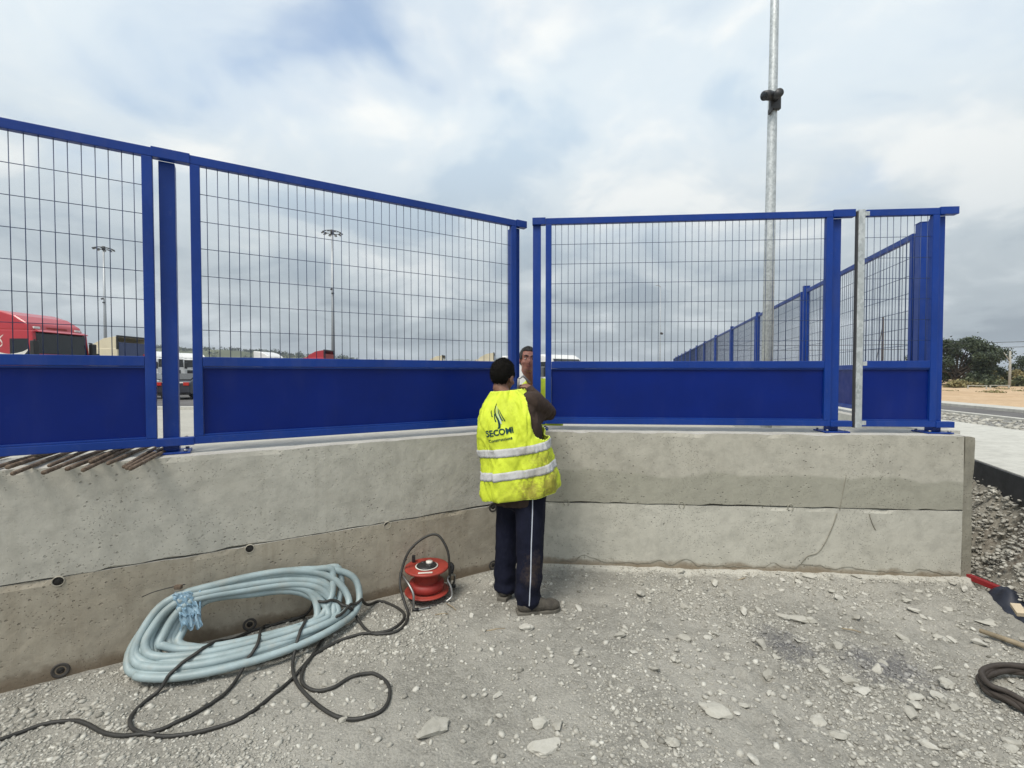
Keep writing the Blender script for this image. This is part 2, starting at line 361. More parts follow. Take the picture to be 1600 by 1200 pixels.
class MB:
    """collects shapes; build() links them as one mesh object"""
    def __init__(s): s.v = []; s.f = []; s.sm = []
    def add(s, V, F, smooth=False):
        b = len(s.v); s.v += [tuple(p) for p in V]; s.f += [tuple(i+b for i in f) for f in F]; s.sm += [smooth]*len(F); return s
    def box(s, x0, x1, y0, y1, z0, z1, bev=0.0):
        if bev <= 0:
            V = [(x, y, z) for z in (z0, z1) for y in (y0, y1) for x in (x0, x1)]
            F = [(0, 2, 3, 1), (4, 5, 7, 6), (0, 1, 5, 4), (2, 6, 7, 3), (0, 4, 6, 2), (1, 3, 7, 5)]
            return s.add(V, F)
        bm = bmesh.new(); bmesh.ops.create_cube(bm, size=1)
        bmesh.ops.scale(bm, vec=(x1-x0, y1-y0, z1-z0), verts=bm.verts); bmesh.ops.translate(bm, vec=((x0+x1)/2, (y0+y1)/2, (z0+z1)/2), verts=bm.verts)
        bmesh.ops.bevel(bm, geom=bm.edges[:], offset=bev, segments=2, profile=.6, affect='EDGES')
        bm.verts.index_update(); s.add([v.co[:] for v in bm.verts], [[v.index for v in f.verts] for f in bm.faces]); bm.free(); return s
    def tube(s, path, r, seg=10, caps=True, smooth=True):
        V, F = tube_np(path, r, seg, caps); return s.add(V, F, smooth)
    def disc(s, c, r, h, seg=24, axis='z'):
        ax = {'x': Vector((1, 0, 0)), 'y': Vector((0, 1, 0)), 'z': Vector((0, 0, 1))}[axis] if isinstance(axis, str) else Vector(axis).normalized()
        return s.tube([Vector(c)-ax*h/2, Vector(c)+ax*h/2], r, seg)
    def lathe(s, prof, seg=24, c=(0, 0, 0)):
        n = len(prof); V = [(c[0]+r*math.cos(2*math.pi*k/seg), c[1]+r*math.sin(2*math.pi*k/seg), c[2]+z) for (r, z) in prof for k in range(seg)]
        F = [(i*seg+k, i*seg+(k+1) % seg, (i+1)*seg+(k+1) % seg, (i+1)*seg+k) for i in range(n-1) for k in range(seg)]
        return s.add(V, F, True)
    def prism(s, poly, y0, y1):
        """polygon in xz extruded along y"""
        n = len(poly); V = [(x, y0, z) for x, z in poly]+[(x, y1, z) for x, z in poly]
        F = [tuple(range(n)), tuple(range(2*n-1, n-1, -1))]+[(i, i+n, (i+1) % n+n, (i+1) % n) for i in range(n)]
        return s.add(V, F)
    def build(s, name, mat, parent=None, bevel=0.0, bseg=2):
        me = bpy.data.meshes.new(name); me.from_pydata(s.v, [], s.f); me.polygons.foreach_set('use_smooth', s.sm)
        bm = bmesh.new(); bm.from_mesh(me); bmesh.ops.recalc_face_normals(bm, faces=bm.faces)
        if bevel > 0:
            ed = [e for e in bm.edges if len(e.link_faces) == 2 and e.calc_face_angle(0) > .45]
            bmesh.ops.bevel(bm, geom=ed, offset=bevel, segments=bseg, profile=.6, affect='EDGES', clamp_overlap=True)
        bm.to_mesh(me); bm.free(); me.update()
        return link(name, me, mat, parent)

def frames(path):
    P = [Vector(p) for p in path]; n = len(P); T = []
    for i in range(n):
        a = P[max(i-1, 0)]; b = P[min(i+1, n-1)]; d = b-a
        T.append(d.normalized() if d.length > 1e-9 else Vector((0, 0, 1)))
    u = T[0].cross(Vector((0, 0, 1)));
    if u.length < .05: u = T[0].cross(Vector((0, 1, 0)))
    u.normalize(); U = []
    for i in range(n):
        u = u-T[i]*u.dot(T[i]);  u.normalize(); U.append(u.copy())
    return P, T, U
def tube_np(path, r, seg=10, caps=True):
    P, T, U = frames(path); n = len(P); rr = [r]*n if isinstance(r, (int, float)) else list(r)
    V = []
    for i in range(n):
        w = T[i].cross(U[i])
        a, b = rr[i] if isinstance(rr[i], tuple) else (rr[i], rr[i])
        for k in range(seg):
            t_ = 2*math.pi*k/seg; V.append((P[i]+U[i]*(a*math.cos(t_))+w*(b*math.sin(t_)))[:])
    F = [(i*seg+k, i*seg+(k+1) % seg, (i+1)*seg+(k+1) % seg, (i+1)*seg+k) for i in range(n-1) for k in range(seg)]
    if caps: F += [tuple(range(seg-1, -1, -1)), tuple(range((n-1)*seg, n*seg))]
    return V, F
def spline(pts, per=8, closed=False):
    P = [np.array(p, float) for p in pts]; n = len(P); out = []
    rngi = range(n if closed else n-1)
    for i in rngi:
        g = (lambda k: P[k % n]) if closed else (lambda k: P[min(max(k, 0), n-1)])
        a, b, c, d = g(i-1), g(i), g(i+1), g(i+2)
        for k in range(per):
            t_ = k/per
            out.append(.5*((2*b)+(-a+c)*t_+(2*a-5*b+4*c-d)*t_**2+(-a+3*b-3*c+d)*t_**3))
    if not closed: out.append(P[-1])
    return [Vector(p) for p in out]
def remesh(mb, voxel, smooth_it=4, factor=.5):
    """closed shapes fused into one continuous surface"""
    me = bpy.data.meshes.new('tmp'); me.from_pydata(mb.v, [], mb.f)
    bm = bmesh.new(); bm.from_mesh(me); bmesh.ops.recalc_face_normals(bm, faces=bm.faces); bm.to_mesh(me); bm.free()
    o = bpy.data.objects.new('tmp', me); COL.objects.link(o)
    m = o.modifiers.new('r', 'REMESH'); m.mode = 'VOXEL'; m.voxel_size = voxel; m.use_smooth_shade = True
    if smooth_it:
        s_ = o.modifiers.new('s', 'SMOOTH'); s_.iterations = smooth_it; s_.factor = factor
    dg = bpy.context.evaluated_depsgraph_get(); dg.update()
    res = bpy.data.meshes.new_from_object(o.evaluated_get(dg)); bpy.data.objects.remove(o); res.materials.clear()
    return res
def limb(mb, pts, radii, seg=16):
    """tapered limb with rounded ends"""
    P = [Vector(p) for p in pts]; r0 = radii[0] if not isinstance(radii[0], tuple) else radii[0][0]; r1 = radii[-1] if not isinstance(radii[-1], tuple) else radii[-1][0]
    d0 = (P[0]-P[1]).normalized(); d1 = (P[-1]-P[-2]).normalized()
    sc = lambda r, k: tuple(x*k for x in r) if isinstance(r, tuple) else r*k
    path = [P[0]+d0*r0*.95, P[0]+d0*r0*.7, P[0]+d0*r0*.35]+P+[P[-1]+d1*r1*.35, P[-1]+d1*r1*.7, P[-1]+d1*r1*.95]
    rr = [sc(radii[0], .3), sc(radii[0], .71), sc(radii[0], .93)]+list(radii)+[sc(radii[-1], .93), sc(radii[-1], .71), sc(radii[-1], .3)]
    mb.tube(path, rr, seg)
def ellipsoid(mb, c, r, rot=None, seg=20, rings=14):
    V = []; F = []; Rm = rot.to_matrix() if rot is not None else None
    for i in range(1, rings):
        ph = math.pi*i/rings
        for k in range(seg):
            th = 2*math.pi*k/seg; p = Vector((r[0]*math.sin(ph)*math.cos(th), r[1]*math.sin(ph)*math.sin(th), r[2]*math.cos(ph)))
            if Rm: p = Rm @ p
            V.append((p+Vector(c))[:])
    t_ = Vector((0, 0, r[2])); b_ = Vector((0, 0, -r[2]))
    if Rm: t_ = Rm @ t_; b_ = Rm @ b_
    V += [(t_+Vector(c))[:], (b_+Vector(c))[:]]; nt = len(V)-2
    for i in range(rings-2):
        for k in range(seg): F.append((i*seg+k, (i+1)*seg+k, (i+1)*seg+(k+1) % seg, i*seg+(k+1) % seg))
    for k in range(seg): F.append((nt, k, (k+1) % seg)); F.append((nt+1, (rings-2)*seg+(k+1) % seg, (rings-2)*seg+k))
    mb.add(V, F, True)

# ================================================================== SETTING
AL = math.atan(.59936); BE = math.atan(-.0801)
dL = Vector((math.cos(AL), math.sin(AL), 0)); nL = Vector((math.sin(AL), -math.cos(AL), 0))      # n points to the open side
dR = Vector((math.cos(BE), math.sin(BE), 0)); nR = Vector((math.sin(BE), -math.cos(BE), 0))
def yl(x): return 3.9297+.59936*x
def yr(x): return 3.9440-.0801*x
XC = (3.9440-3.9297)/(.59936+.0801); CORNER = Vector((XC, yr(XC), 0))
WTOP, WTH, ZJ = 1.15, .46, .552

def sheet(name, pts, z, mat, cuts=0, amp=0, kind='structure'):
    bm = bmesh.new(); bm.faces.new([bm.verts.new((x, y, z)) for x, y in pts])
    me = bpy.data.meshes.new(name); bm.to_mesh(me); bm.free(); me.update()
    o = link(name, me, mat); tag(o, kind=kind)
    if me.polygons[0].normal.z < 0: me.flip_normals()
    return o
sheet('terrain', [(-3000, -800), (3000, -800), (3000, 3000), (-3000, 3000)], -.6, 'terrain earth')

# --- front working platform: gravel with loose stones
edge_far, edge_near = Vector((3.68, 3.64, 0)), Vector((2.50, 1.15, 0))
def plat(uu, vv):
    """u along the wall foot, v from the wall (0) to the front (1)"""
    xw = -5.0+uu*(3.68+5.0)
    yw = np.where(xw < XC, 3.9297+.59936*xw, 3.9440-.0801*xw)+.03
    xf = -5.4+uu*(2.50+5.4); yf = .55+.6*uu
    return xw+(xf-xw)*vv, yw+(yf-yw)*vv
def ground_h(x, y):
    p = np.stack([x, y, np.zeros_like(x)], -1)
    rough = np.clip((x-.35)/.8, .35, 1.15)
    h = .022*fbm(p*1.4+3, 3)+.015*fbm(p*6.5+9, 3)*rough+.012*fbm(p*20, 3)*rough
    ridge = np.abs(fbm(p*4.2+31, 3)); h = h-.010*np.clip(.16-ridge, 0, 1)/.16*np.clip((x-.5)/1.0, 0, 1)
    h = h-np.where(x < XC, .0, .0)
    # a low dusty skirt of mortar along the foot of the right wall
    dw = np.where(x < XC, (3.9297+.59936*x-y)*math.cos(AL), (3.944-.0801*x-y))
    h = h*np.clip(dw/.14, .35, 1)+.012*np.exp(-(dw/.07)**2)*(x > XC)
    return h
nu, nv = 560, 190
U, Vv = np.meshgrid(np.linspace(0, 1, nu), np.linspace(0, 1, nv)**1.15, indexing='ij')
gx, gy = plat(U, Vv); gz = ground_h(gx, gy)
crumb = .02*fbm(np.stack([gx*0, gy*7, gx*0+5], -1), 3)
gx = gx+crumb*np.clip((U-.985)/.015, 0, 1)
Vtx = np.stack([gx, gy, gz], -1).reshape(-1, 3)
idx = np.arange(nu*nv).reshape(nu, nv)
Fq = np.stack([idx[:-1, :-1], idx[1:, :-1], idx[1:, 1:], idx[:-1, 1:]], -1).reshape(-1, 4)
Fq = Fq[:, ::-1]
# broken edge of the platform: a skirt going down
rim = idx[-1, :]; b0 = len(Vtx)
sk = Vtx[rim].copy(); sk[:, 0] += .10+.05*fbm(np.stack([sk[:, 1]*5, sk[:, 0]*0, sk[:, 0]*0], -1), 2); sk[:, 2] = -.55
Vtx = np.vstack([Vtx, sk]); r2 = np.arange(b0, b0+nv)
Fs = np.stack([rim[:-1], rim[1:], r2[1:], r2[:-1]], -1)
me = mesh_np('gravel_ground', Vtx, np.vstack([Fq, Fs]), True); go = link('gravel_ground', me, 'gravel ground'); tag(go, kind='structure')
if sum(p.normal.z for p in me.polygons[:200]) < 0: me.flip_normals()
sheet('gravel_yard', [(-14, -14), (2.6, -14), (2.45, 1.2), (-5.3, .62), (-14, -4.5)], -.035, 'gravel far')

# --- loose gravel: nobody could count it
def ico():
    bm = bmesh.new(); bmesh.ops.create_icosphere(bm, subdivisions=1, radius=1); bm.verts.index_update()
    V = np.array([v.co[:] for v in bm.verts]); F = np.array([[v.index for v in f.verts] for f in bm.faces]); bm.free(); return V, F
IV, IF = ico()
def scatter_rocks(name, x, y, z, size, mat, seed=1):
    r_ = np.random.default_rng(seed); n = len(x)
    base = [IV*(1+.34*(r_.random((len(IV), 1))-.5)*2)*np.array([1, .55+.4*r_.random(), .35+.35*r_.random()]) for _ in range(12)]
    V = np.empty((n, len(IV), 3)); pick = r_.integers(0, 12, n); B = np.stack(base)[pick]
    a = r_.random(n)*2*np.pi; ca, sa = np.cos(a)[:, None], np.sin(a)[:, None]
    tl = (r_.random(n)-.5)*.9; ct, st = np.cos(tl)[:, None], np.sin(tl)[:, None]
    bx, by, bz = B[..., 0], B[..., 1], B[..., 2]
    bx, bz = bx*ct-bz*st, bx*st+bz*ct
    V[..., 0] = x[:, None]+size[:, None]*(bx*ca-by*sa); V[..., 1] = y[:, None]+size[:, None]*(bx*sa+by*ca); V[..., 2] = z[:, None]+size[:, None]*(bz+.12)
    F = (IF[None]+(np.arange(n)*len(IV))[:, None, None]).reshape(-1, 3)
    me = bpy.data.meshes.new(name); me.vertices.add(n*len(IV)); me.vertices.foreach_set('co', V.reshape(-1))
    me.loops.add(F.size); me.loops.foreach_set('vertex_index', F.reshape(-1).astype(np.int32))
    me.polygons.add(len(F)); me.polygons.foreach_set('loop_start', np.arange(0, F.size, 3, dtype=np.int32))
    me.update(calc_edges=True)
    at = me.attributes.new('tone', 'FLOAT', 'POINT'); at.data.foreach_set('value', np.repeat(np.clip(r_.normal(.5, .24, n), 0, 1), len(IV)).astype(np.float32))
    return link(name, me, mat)
N = 135000
uu, vv = rng.random(N), rng.random(N)
uu = .10+uu*.895
x, y = plat(uu, vv)
den_ = fbm(np.stack([x*1.7+40, y*1.7, x*0], -1), 3)*1.0+.40+.25*np.clip((x-.3)/1.2, 0, 1)-.25*np.exp(-((x-.45)/.45)**2-((y-2.6)/.5)**2)
keep = rng.random(N) < np.clip(den_, .07, 1); x, y = x[keep], y[keep]
dw = np.where(x < XC, (3.9297+.59936*x-y)*math.cos(AL), (3.944-.0801*x-y)); k2 = (dw > .02); x, y = x[k2], y[k2]
nm_ = 2600; um, vm = .10+.89*rng.random(nm_)**.8, rng.random(nm_); xm, ym = plat(um, vm); km = np.where(xm < XC, (3.9297+.59936*xm-ym), (3.944-.0801*xm-ym)) > .06; xm, ym = xm[km], ym[km]
size = .0030+.0072*rng.random(len(x))**2+.012*(rng.random(len(x)) < .07)*rng.random(len(x))
x = np.concatenate([x, xm]); y = np.concatenate([y, ym]); size = np.concatenate([size, .009+.013*rng.random(len(xm))**1.5])
gs = scatter_rocks('loose_gravel', x, y, ground_h(x, y), size, 'gravel stones', 3)
tag(gs, 'pale loose gravel strewn over the ground before the wall', 'gravel', kind='stuff')

# --- retaining wall in two lifts with a rough day joint
def wall_block(name, F0, F1, B0, B1, z0, z1, mat, parent, jag0=0, jag1=0, bulge=.0025, seed=0, cap='concrete top', step=.03):
    F0, F1, B0, B1 = map(Vector, (F0, F1, B0, B1)); L = (F1-F0).length; nu = max(2, int(L/step)); nv = max(2, int((z1-z0)/step))
    d = (F1-F0)/L; n = Vector((d.y, -d.x, 0))
    us = np.linspace(0, 1, nu+1); ws = np.linspace(0, 1, nv+1)
    Ug, Wg = np.meshgrid(us, ws, indexing='ij')
    X = F0.x+(F1.x-F0.x)*Ug; Y = F0.y+(F1.y-F0.y)*Ug; Z = z0+(z1-z0)*Wg
    p = np.stack([X*1.0+seed, Y, Z], -1)
    b = bulge*fbm(p*3, 3)+.0012*fbm(p*20, 2)
    j0 = jag0*fbm(np.stack([Ug*L*9+seed, Ug*0, Ug*0], -1), 4); j1 = jag1*fbm(np.stack([Ug*L*7+seed+50, Ug*0, Ug*0], -1), 4)
    edge = np.clip(1-np.abs(Wg-1)*nv, 0, 1)
    b = b-np.clip(fbm(np.stack([Ug*L*6, Ug*0+seed, Ug*0], -1), 3)-.35, 0, 1)*.02*edge*(jag1 > 0)
    Z = Z+j0*(1-Wg)**8+np.minimum(j1, 0)*Wg**8
    X = X+n.x*b; Y = Y+n.y*b
    V = np.stack([X, Y, Z], -1).reshape(-1, 3).tolist(); idx = np.arange((nu+1)*(nv+1)).reshape(nu+1, nv+1)
    F = []; mi = []
    for i in range(nu):
        for k in range(nv): F.append((idx[i, k], idx[i+1, k], idx[i+1, k+1], idx[i, k+1])); mi.append(0)
    o = len(V); nt = 6                                          # top going back
    for k in range(1, nt+1):
        for i in range(nu+1):
            t_ = k/nt; bp = B0+(B1-B0)*us[i]; fp = V[idx[i, nv]]
            V.append((fp[0]+(bp.x-fp[0])*t_, fp[1]+(bp.y-fp[1])*t_, fp[2]+(z1-fp[2])*min(1, t_*2)))
    row = lambda k, i: idx[i, nv] if k == 0 else o+(k-1)*(nu+1)+i
    for k in range(nt):
        for i in range(nu): F.append((row(k, i), row(k, i+1), row(k+1, i+1), row(k+1, i))); mi.append(1)
    o2 = len(V)
    V += [(B0.x, B0.y, z0), (B1.x, B1.y, z0)]
    F.append(tuple([o2, o2+1]+[row(nt, i) for i in range(nu, -1, -1)])); mi.append(0)
    F.append(tuple([idx[0, k] for k in range(nv+1)]+[row(k, 0) for k in range(1, nt+1)]+[o2])); mi.append(0)
    F.append(tuple([o2+1]+[row(k, nu) for k in range(nt, 0, -1)]+[idx[nu, k] for k in range(nv, -1, -1)])); mi.append(0)
    F.append(tuple([o2+1, o2]+[idx[i, 0] for i in range(nu+1)][::1])); mi.append(0)
    me = bpy.data.meshes.new(name); me.from_pydata([tuple(map(float, q)) for q in V], [], [tuple(map(int, q)) for q in F])
    me.materials.append(M[mat]); me.materials.append(M[cap]); me.polygons.foreach_set('material_index', mi)
    bm = bmesh.new(); bm.from_mesh(me); bmesh.ops.recalc_face_normals(bm, faces=bm.faces); bm.to_mesh(me); bm.free()
    me.update(); return link(name, me, None, parent)
wall = thing('concrete_wall', (0, 0, 0), 0, 'long angled grey concrete retaining wall carrying the blue fence', 'wall')
WL0 = Vector((-7, yl(-7), 0)); WR1 = Vector((3.60, yr(3.60), 0)); WE1 = Vector((3.685, yr(3.685), 0))
def inter(p, d, q, e):
    k = ((q-p).x*e.y-(q-p).y*e.x)/(d.x*e.y-d.y*e.x); return p+d*k
CB = inter(CORNER-nL*WTH, dL, CORNER-nR*WTH, dR)
def quad4(P0, P1, th, n): return P0-n*th, P1-n*th
e_ = .006
wall_block('upper_lift', WL0, CORNER, WL0-nL*WTH, CB, ZJ+.004, WTOP, 'concrete upper left', wall, .007, .010, seed=3)
wall_block('upper_lift', CORNER, WR1, CB, WR1-nR*WTH, ZJ+.004, WTOP, 'concrete upper right', wall, .006, .010, seed=23)
ol = nL*.004; orr = nR*-.003
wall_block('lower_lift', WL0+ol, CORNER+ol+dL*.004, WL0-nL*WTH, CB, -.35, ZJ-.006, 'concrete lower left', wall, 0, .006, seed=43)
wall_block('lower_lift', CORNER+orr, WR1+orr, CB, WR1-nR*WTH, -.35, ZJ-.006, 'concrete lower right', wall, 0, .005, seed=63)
E0 = WR1+dR*.012-nR*.012; E1 = WE1-nR*.014
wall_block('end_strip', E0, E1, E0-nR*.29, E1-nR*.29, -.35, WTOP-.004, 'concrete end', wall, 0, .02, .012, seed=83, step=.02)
# recessed core that closes the joints from behind
mb = MB()
for A, B, n_ in ((WL0, CORNER-dL*.02, nL), (CORNER+dR*.02, WE1-dR*.02, nR)):
    a, b = A-n_*.03, B-n_*.03; a2, b2 = A-n_*.40, B-n_*.40
    mb.add([(p.x, p.y, z) for z in (-.3, 1.12) for p in (a, b, b2, a2)], [(0, 1, 5, 4), (1, 2, 6, 5), (2, 3, 7, 6), (3, 0, 4, 7), (4, 5, 6, 7), (3, 2, 1, 0)])
mb.build('joint_core', 'joint shadow core', wall)
# formwork tie holes
def tie(x, z, left=True, kind=0):
    n_ = nL if left else nR; off = .004 if left else -.003; p = Vector((x, yl(x) if left else yr(x), z))+n_*off
    root = MB(); ax = n_
    r0, r1 = (.028, .022) if kind == 0 else (.040, .017)
    prof = [(r0, -.006), (r0, .003), (r0*.86, .005), (r1, -.004), (r1, -.006)]
    u_ = ax.cross(Vector((0, 0, 1))).normalized(); w_ = Vector((0, 0, 1)); sg = 20; V = []; F = []
    for r_, h_ in prof:
        for k in range(sg): V.append((p+u_*r_*math.cos(2*math.pi*k/sg)+w_*r_*math.sin(2*math.pi*k/sg)+ax*h_)[:])
    for i in range(len(prof)-1):
        for k in range(sg): F.append((i*sg+k, i*sg+(k+1) % sg, (i+1)*sg+(k+1) % sg, (i+1)*sg+k))
    root.add(V, F, True); o = root.build('tie_cone', 'tie cone' if kind == 0 else 'tie rubber', wall)
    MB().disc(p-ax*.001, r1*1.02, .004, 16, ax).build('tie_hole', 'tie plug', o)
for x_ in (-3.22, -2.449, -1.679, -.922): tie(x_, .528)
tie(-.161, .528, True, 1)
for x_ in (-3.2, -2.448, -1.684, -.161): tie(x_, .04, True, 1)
for x_ in (.464, 1.419, 2.288):
    p = Vector((x_, yr(x_), .545)); pts = [p+dR*.022*math.cos(a)+Vector((0, 0, .03*math.sin(a)))+nR*.001 for a in np.linspace(R(-60), R(230), 16)]
    MB().tube(pts, .0035, 5).build('mortar_bead', 'concrete upper right', wall)

# run-down lines of old grout on the right wing
def on_right(px, py):
    v = Vector(((px-800)/720, 1, -(py-600)/720)); c, s = math.cos(PITCH), math.sin(PITCH); d = Vector((v.x, v.y*c+v.z*s, -v.y*s+v.z*c))
    k = 3.944/(d.y+.0801*d.x); return Vector((0, 0, EYE))+d*k+nR*.0005
for L_ in ([(1322, 742), (1316, 775), (1312, 796)], [(1308, 802), (1300, 825), (1288, 850), (1277, 864), (1262, 869), (1252, 880)], [(1358, 803), (1363, 818), (1368, 828)]):
    MB().tube(spline([on_right(*q)[:] for q in L_], 6), .0032, 6).build('grout_run', 'concrete end', wall)
rf_ = np.random.default_rng(3); foot = [(866+8*i, 877+.034*8*i-11*max(0, float(vnoise(np.array([i*.35, 2.2, 0]))))-3*rf_.random()) for i in range(80)]
MB().tube(spline([on_right(*q)[:] for q in foot], 3), .0019, 5).build('grout_run', 'concrete end', wall)

# --- return wall under the fence that runs away behind
DV = Vector((.2785, .9604, 0)); NV = Vector((.9604, -.2785, 0))
RP0 = Vector((3.80, 4.10, 0))
rw = wall_block('return_wall', RP0-DV*.05+NV*.15, RP0+DV*46+NV*.15, RP0-DV*.05-NV*.15, RP0+DV*46-NV*.15, -.5, WTOP-.003, 'concrete slab', None, 0, .004, seed=101, cap='concrete top', step=.6)
tag(rw, 'low pale concrete wall under the fence running away behind', 'wall')

# --- lorry park behind
B_L = WL0-nL*.42
sheet('parking_gravel', [(B_L.x, B_L.y), (CB.x-.02, CB.y-.02), (WR1.x-.05, WR1.y+.42), (RP0.x, RP0.y), (RP0.x+DV.x*46, RP0.y+DV.y*46), (-60, 48.3), (-60, B_L.y-10)], .17, 'gravel far')
KD = Vector((.97, .24, 0)).normalized()
def strip(name, c0, d, w, z0, z1, L0, L1, mat):
    n_ = Vector((-d.y, d.x, 0)); P = [c0+d*L0, c0+d*L1, c0+d*L1+n_*w, c0+d*L0+n_*w]
    mb = MB(); mb.add([(p.x, p.y, z) for z in (z0, z1) for p in P], [(0, 1, 5, 4), (1, 2, 6, 5), (2, 3, 7, 6), (3, 0, 4, 7), (4, 5, 6, 7), (3, 2, 1, 0)])
    return tag(mb.build(name, mat), kind='structure')
AX = Vector((1, .0, 0))
strip('kerb', Vector((-60, 18.6, 0)), AX, .34, -.3, .29, 0, 66, 'concrete slab')
strip('parking_asphalt', Vector((-220, 18.95, 0)), AX, 150, -.3, .19, 0, 226, 'asphalt')

# --- pit, footway, gutter, road and field on the right
n1, n2 = 320, 120
uu, vv = np.meshgrid(np.linspace(0, 1, n1), np.linspace(0, 1, n2), indexing='ij')
ly = .6+uu*9.0; lx = np.interp(ly, [.6, 1.15, 3.64, 4.1, 9.6], [2.3, 2.55, 3.72, 3.92, 5.5])
ry = .3+uu*9.6; rx = 4.47+(ry-4.01)*.478+.06
px_ = lx+(rx-lx)*vv; py_ = ly+(ry-ly)*vv
hh = -.32+.95*vv**.85+.07*fbm(np.stack([px_*2.2, py_*2.2, px_*0], -1), 4)*np.clip(4*vv*(1-vv)+.2, 0, 1)
hh = hh-.16*np.exp(-((px_-4.25)/.25)**2-((py_-3.95)/.28)**2)
hh = hh+.022*fbm(np.stack([px_*9, py_*9, px_*0], -1), 4)+.012*fbm(np.stack([px_*28, py_*28, px_*0+4], -1), 2)
hh = np.minimum(hh, .61+.01*np.sin(py_*30))
V_ = np.stack([px_, py_, hh], -1).reshape(-1, 3); idx = np.arange(n1*n2).reshape(n1, n2)
me = mesh_np('soil_bank', V_, np.stack([idx[:-1, :-1], idx[:-1, 1:], idx[1:, 1:], idx[1:, :-1]], -1).reshape(-1, 4)[:, ::-1], True)
if sum(p.normal.z for p in me.polygons[:200]) < 0: me.flip_normals()
tag(link('soil_bank', me, 'rubble soil'), kind='structure')
ii = rng.integers(0, len(V_), 26000); q = V_[ii]+rng.normal(0, .03, (26000, 3))*[1, 1, 0]
keep = (q[:, 1] > 2.2) & (q[:, 1] < 6.5) & (q[:, 0] > np.interp(q[:, 1], [.6, 1.15, 3.64, 4.1, 9.6], [2.4, 2.65, 3.78, 4.0, 5.6])) & (q[:, 0] < 4.47+(q[:, 1]-4.01)*.478-.03); q = q[keep]
tag(scatter_rocks('bank_rubble', q[:, 0], q[:, 1], q[:, 2], .005+.024*rng.random(len(q))**3, 'gravel stones', 9), 'broken stone and rubble on the soil bank beside the wall end', 'rubble', kind='stuff')
def poly_prism(name, pts, z0, z1, mat, bev=0):
    n_ = len(pts); mb = MB(); mb.add([(x, y, z0) for x, y in pts]+[(x, y, z1) for x, y in pts], [tuple(range(n_-1, -1, -1)), tuple(range(n_, 2*n_))]+[(i, (i+1) % n_, (i+1) % n_+n_, i+n_) for i in range(n_)])
    return tag(mb.build(name, mat, None, bev), kind='structure')
fx = lambda y: 4.47+(y-4.01)*.478
gxl = lambda y, o: 8.18+(y-8.0)*.19+o
poly_prism('footway', [(fx(-3), -3), (gxl(-3, 0), -3), (gxl(40, 0), 40), (fx(11), 11), (fx(11)+29*.29, 40)][:3]+[(12.9, 40), (fx(10), 10)], .58, .75, 'concrete slab', .006)
poly_prism('footway_formwork', [(fx(-3)-.03, -3), (fx(-3)-.004, -3), (fx(10)-.004, 10), (fx(10)-.03, 10)], .50, .742, 'dark form board')
poly_prism('gutter_rubble', [(gxl(-3, .01), -3), (gxl(-3, 2.2), -3), (gxl(60, 2.2), 60), (gxl(60, .01), 60)], -.4, .66, 'rubble grey')
poly_prism('kerb', [(gxl(-3, 1.95), -3), (gxl(-3, 2.1), -3), (gxl(60, 2.1), 60), (gxl(60, 1.95), 60)], .0, .722, 'concrete slab', .01)
poly_prism('road', [(gxl(-3, 2.11), -3), (gxl(-3, 4.35), -3), (gxl(60, 4.35), 60), (gxl(60, 2.11), 60)], -.4, .655, 'asphalt')
poly_prism('kerb', [(gxl(-3, 3.9), -3), (gxl(-3, 4.7), -3), (gxl(60, 4.7), 60), (gxl(60, 3.9), 60)], .0, .735, 'concrete slab', .01)
# sand field, gently uneven
n1, n2 = 70, 60
uu, vv = np.meshgrid(np.linspace(0, 1, n1), np.linspace(0, 1, n2), indexing='ij')
yy = -3+uu*90; xx = gxl(yy, 4.68)+vv**1.7*90
zz = .70-.004*(xx-gxl(yy, 4.68))+.10*fbm(np.stack([xx*.35, yy*.35, xx*0], -1), 4)*np.clip(vv*25, 0, 1)-.06*np.clip(vv*40, 0, 1)
idx = np.arange(n1*n2).reshape(n1, n2)
me = mesh_np('sand_field', np.stack([xx, yy, zz], -1).reshape(-1, 3), np.stack([idx[:-1, :-1], idx[:-1, 1:], idx[1:, 1:], idx[1:, :-1]], -1).reshape(-1, 4)[:, ::-1], True)
if sum(p.normal.z for p in me.polygons[:200]) < 0: me.flip_normals()
tag(link('sand_field', me, 'sand field'), kind='structure')
yy = rng.random(2600)*16; oo = .05+rng.random(2600)*1.85
tag(scatter_rocks('gutter_stones', gxl(yy, oo), yy, yy*0+.665, .015+.05*rng.random(2600)**2, 'gravel stones', 19), 'grey broken stone in the strip beyond the pale footway', 'rubble', kind='stuff')

# --- hills
def hill(name, pts, y0, depth, mat, seed, rough):
    xs = np.linspace(pts[0][0], pts[-1][0], 160); hs = np.interp(xs, [p[0] for p in pts], [p[1] for p in pts])
    rows = []
    for k, t_ in enumerate(np.linspace(0, 1, 16)):
        yy = y0+depth*t_; prof = math.sin(min(t_*1.6, 1)*math.pi/2)
        z = hs*prof+rough*fbm(np.stack([xs*.05+seed, xs*0+t_*6, xs*0], -1), 4)*prof*(hs > .5)
        rows.append(np.stack([xs, xs*0+yy, z-.5*(1-t_)], -1))
    V = np.stack(rows, 0).reshape(-1, 3); idx = np.arange(16*160).reshape(16, 160)
    me = mesh_np(name, V, np.stack([idx[:-1, :-1], idx[:-1, 1:], idx[1:, 1:], idx[1:, :-1]], -1).reshape(-1, 4), True)
    return tag(link(name, me, mat), kind='structure'), V
hl, HV = hill('hill', [(-520, 12), (-420, 22), (-335, 25), (-270, 23), (-200, 18), (-140, 12), (-80, 5.5), (20, 1), (80, 0)], 380, 90, 'hill green', 3, 1.2)
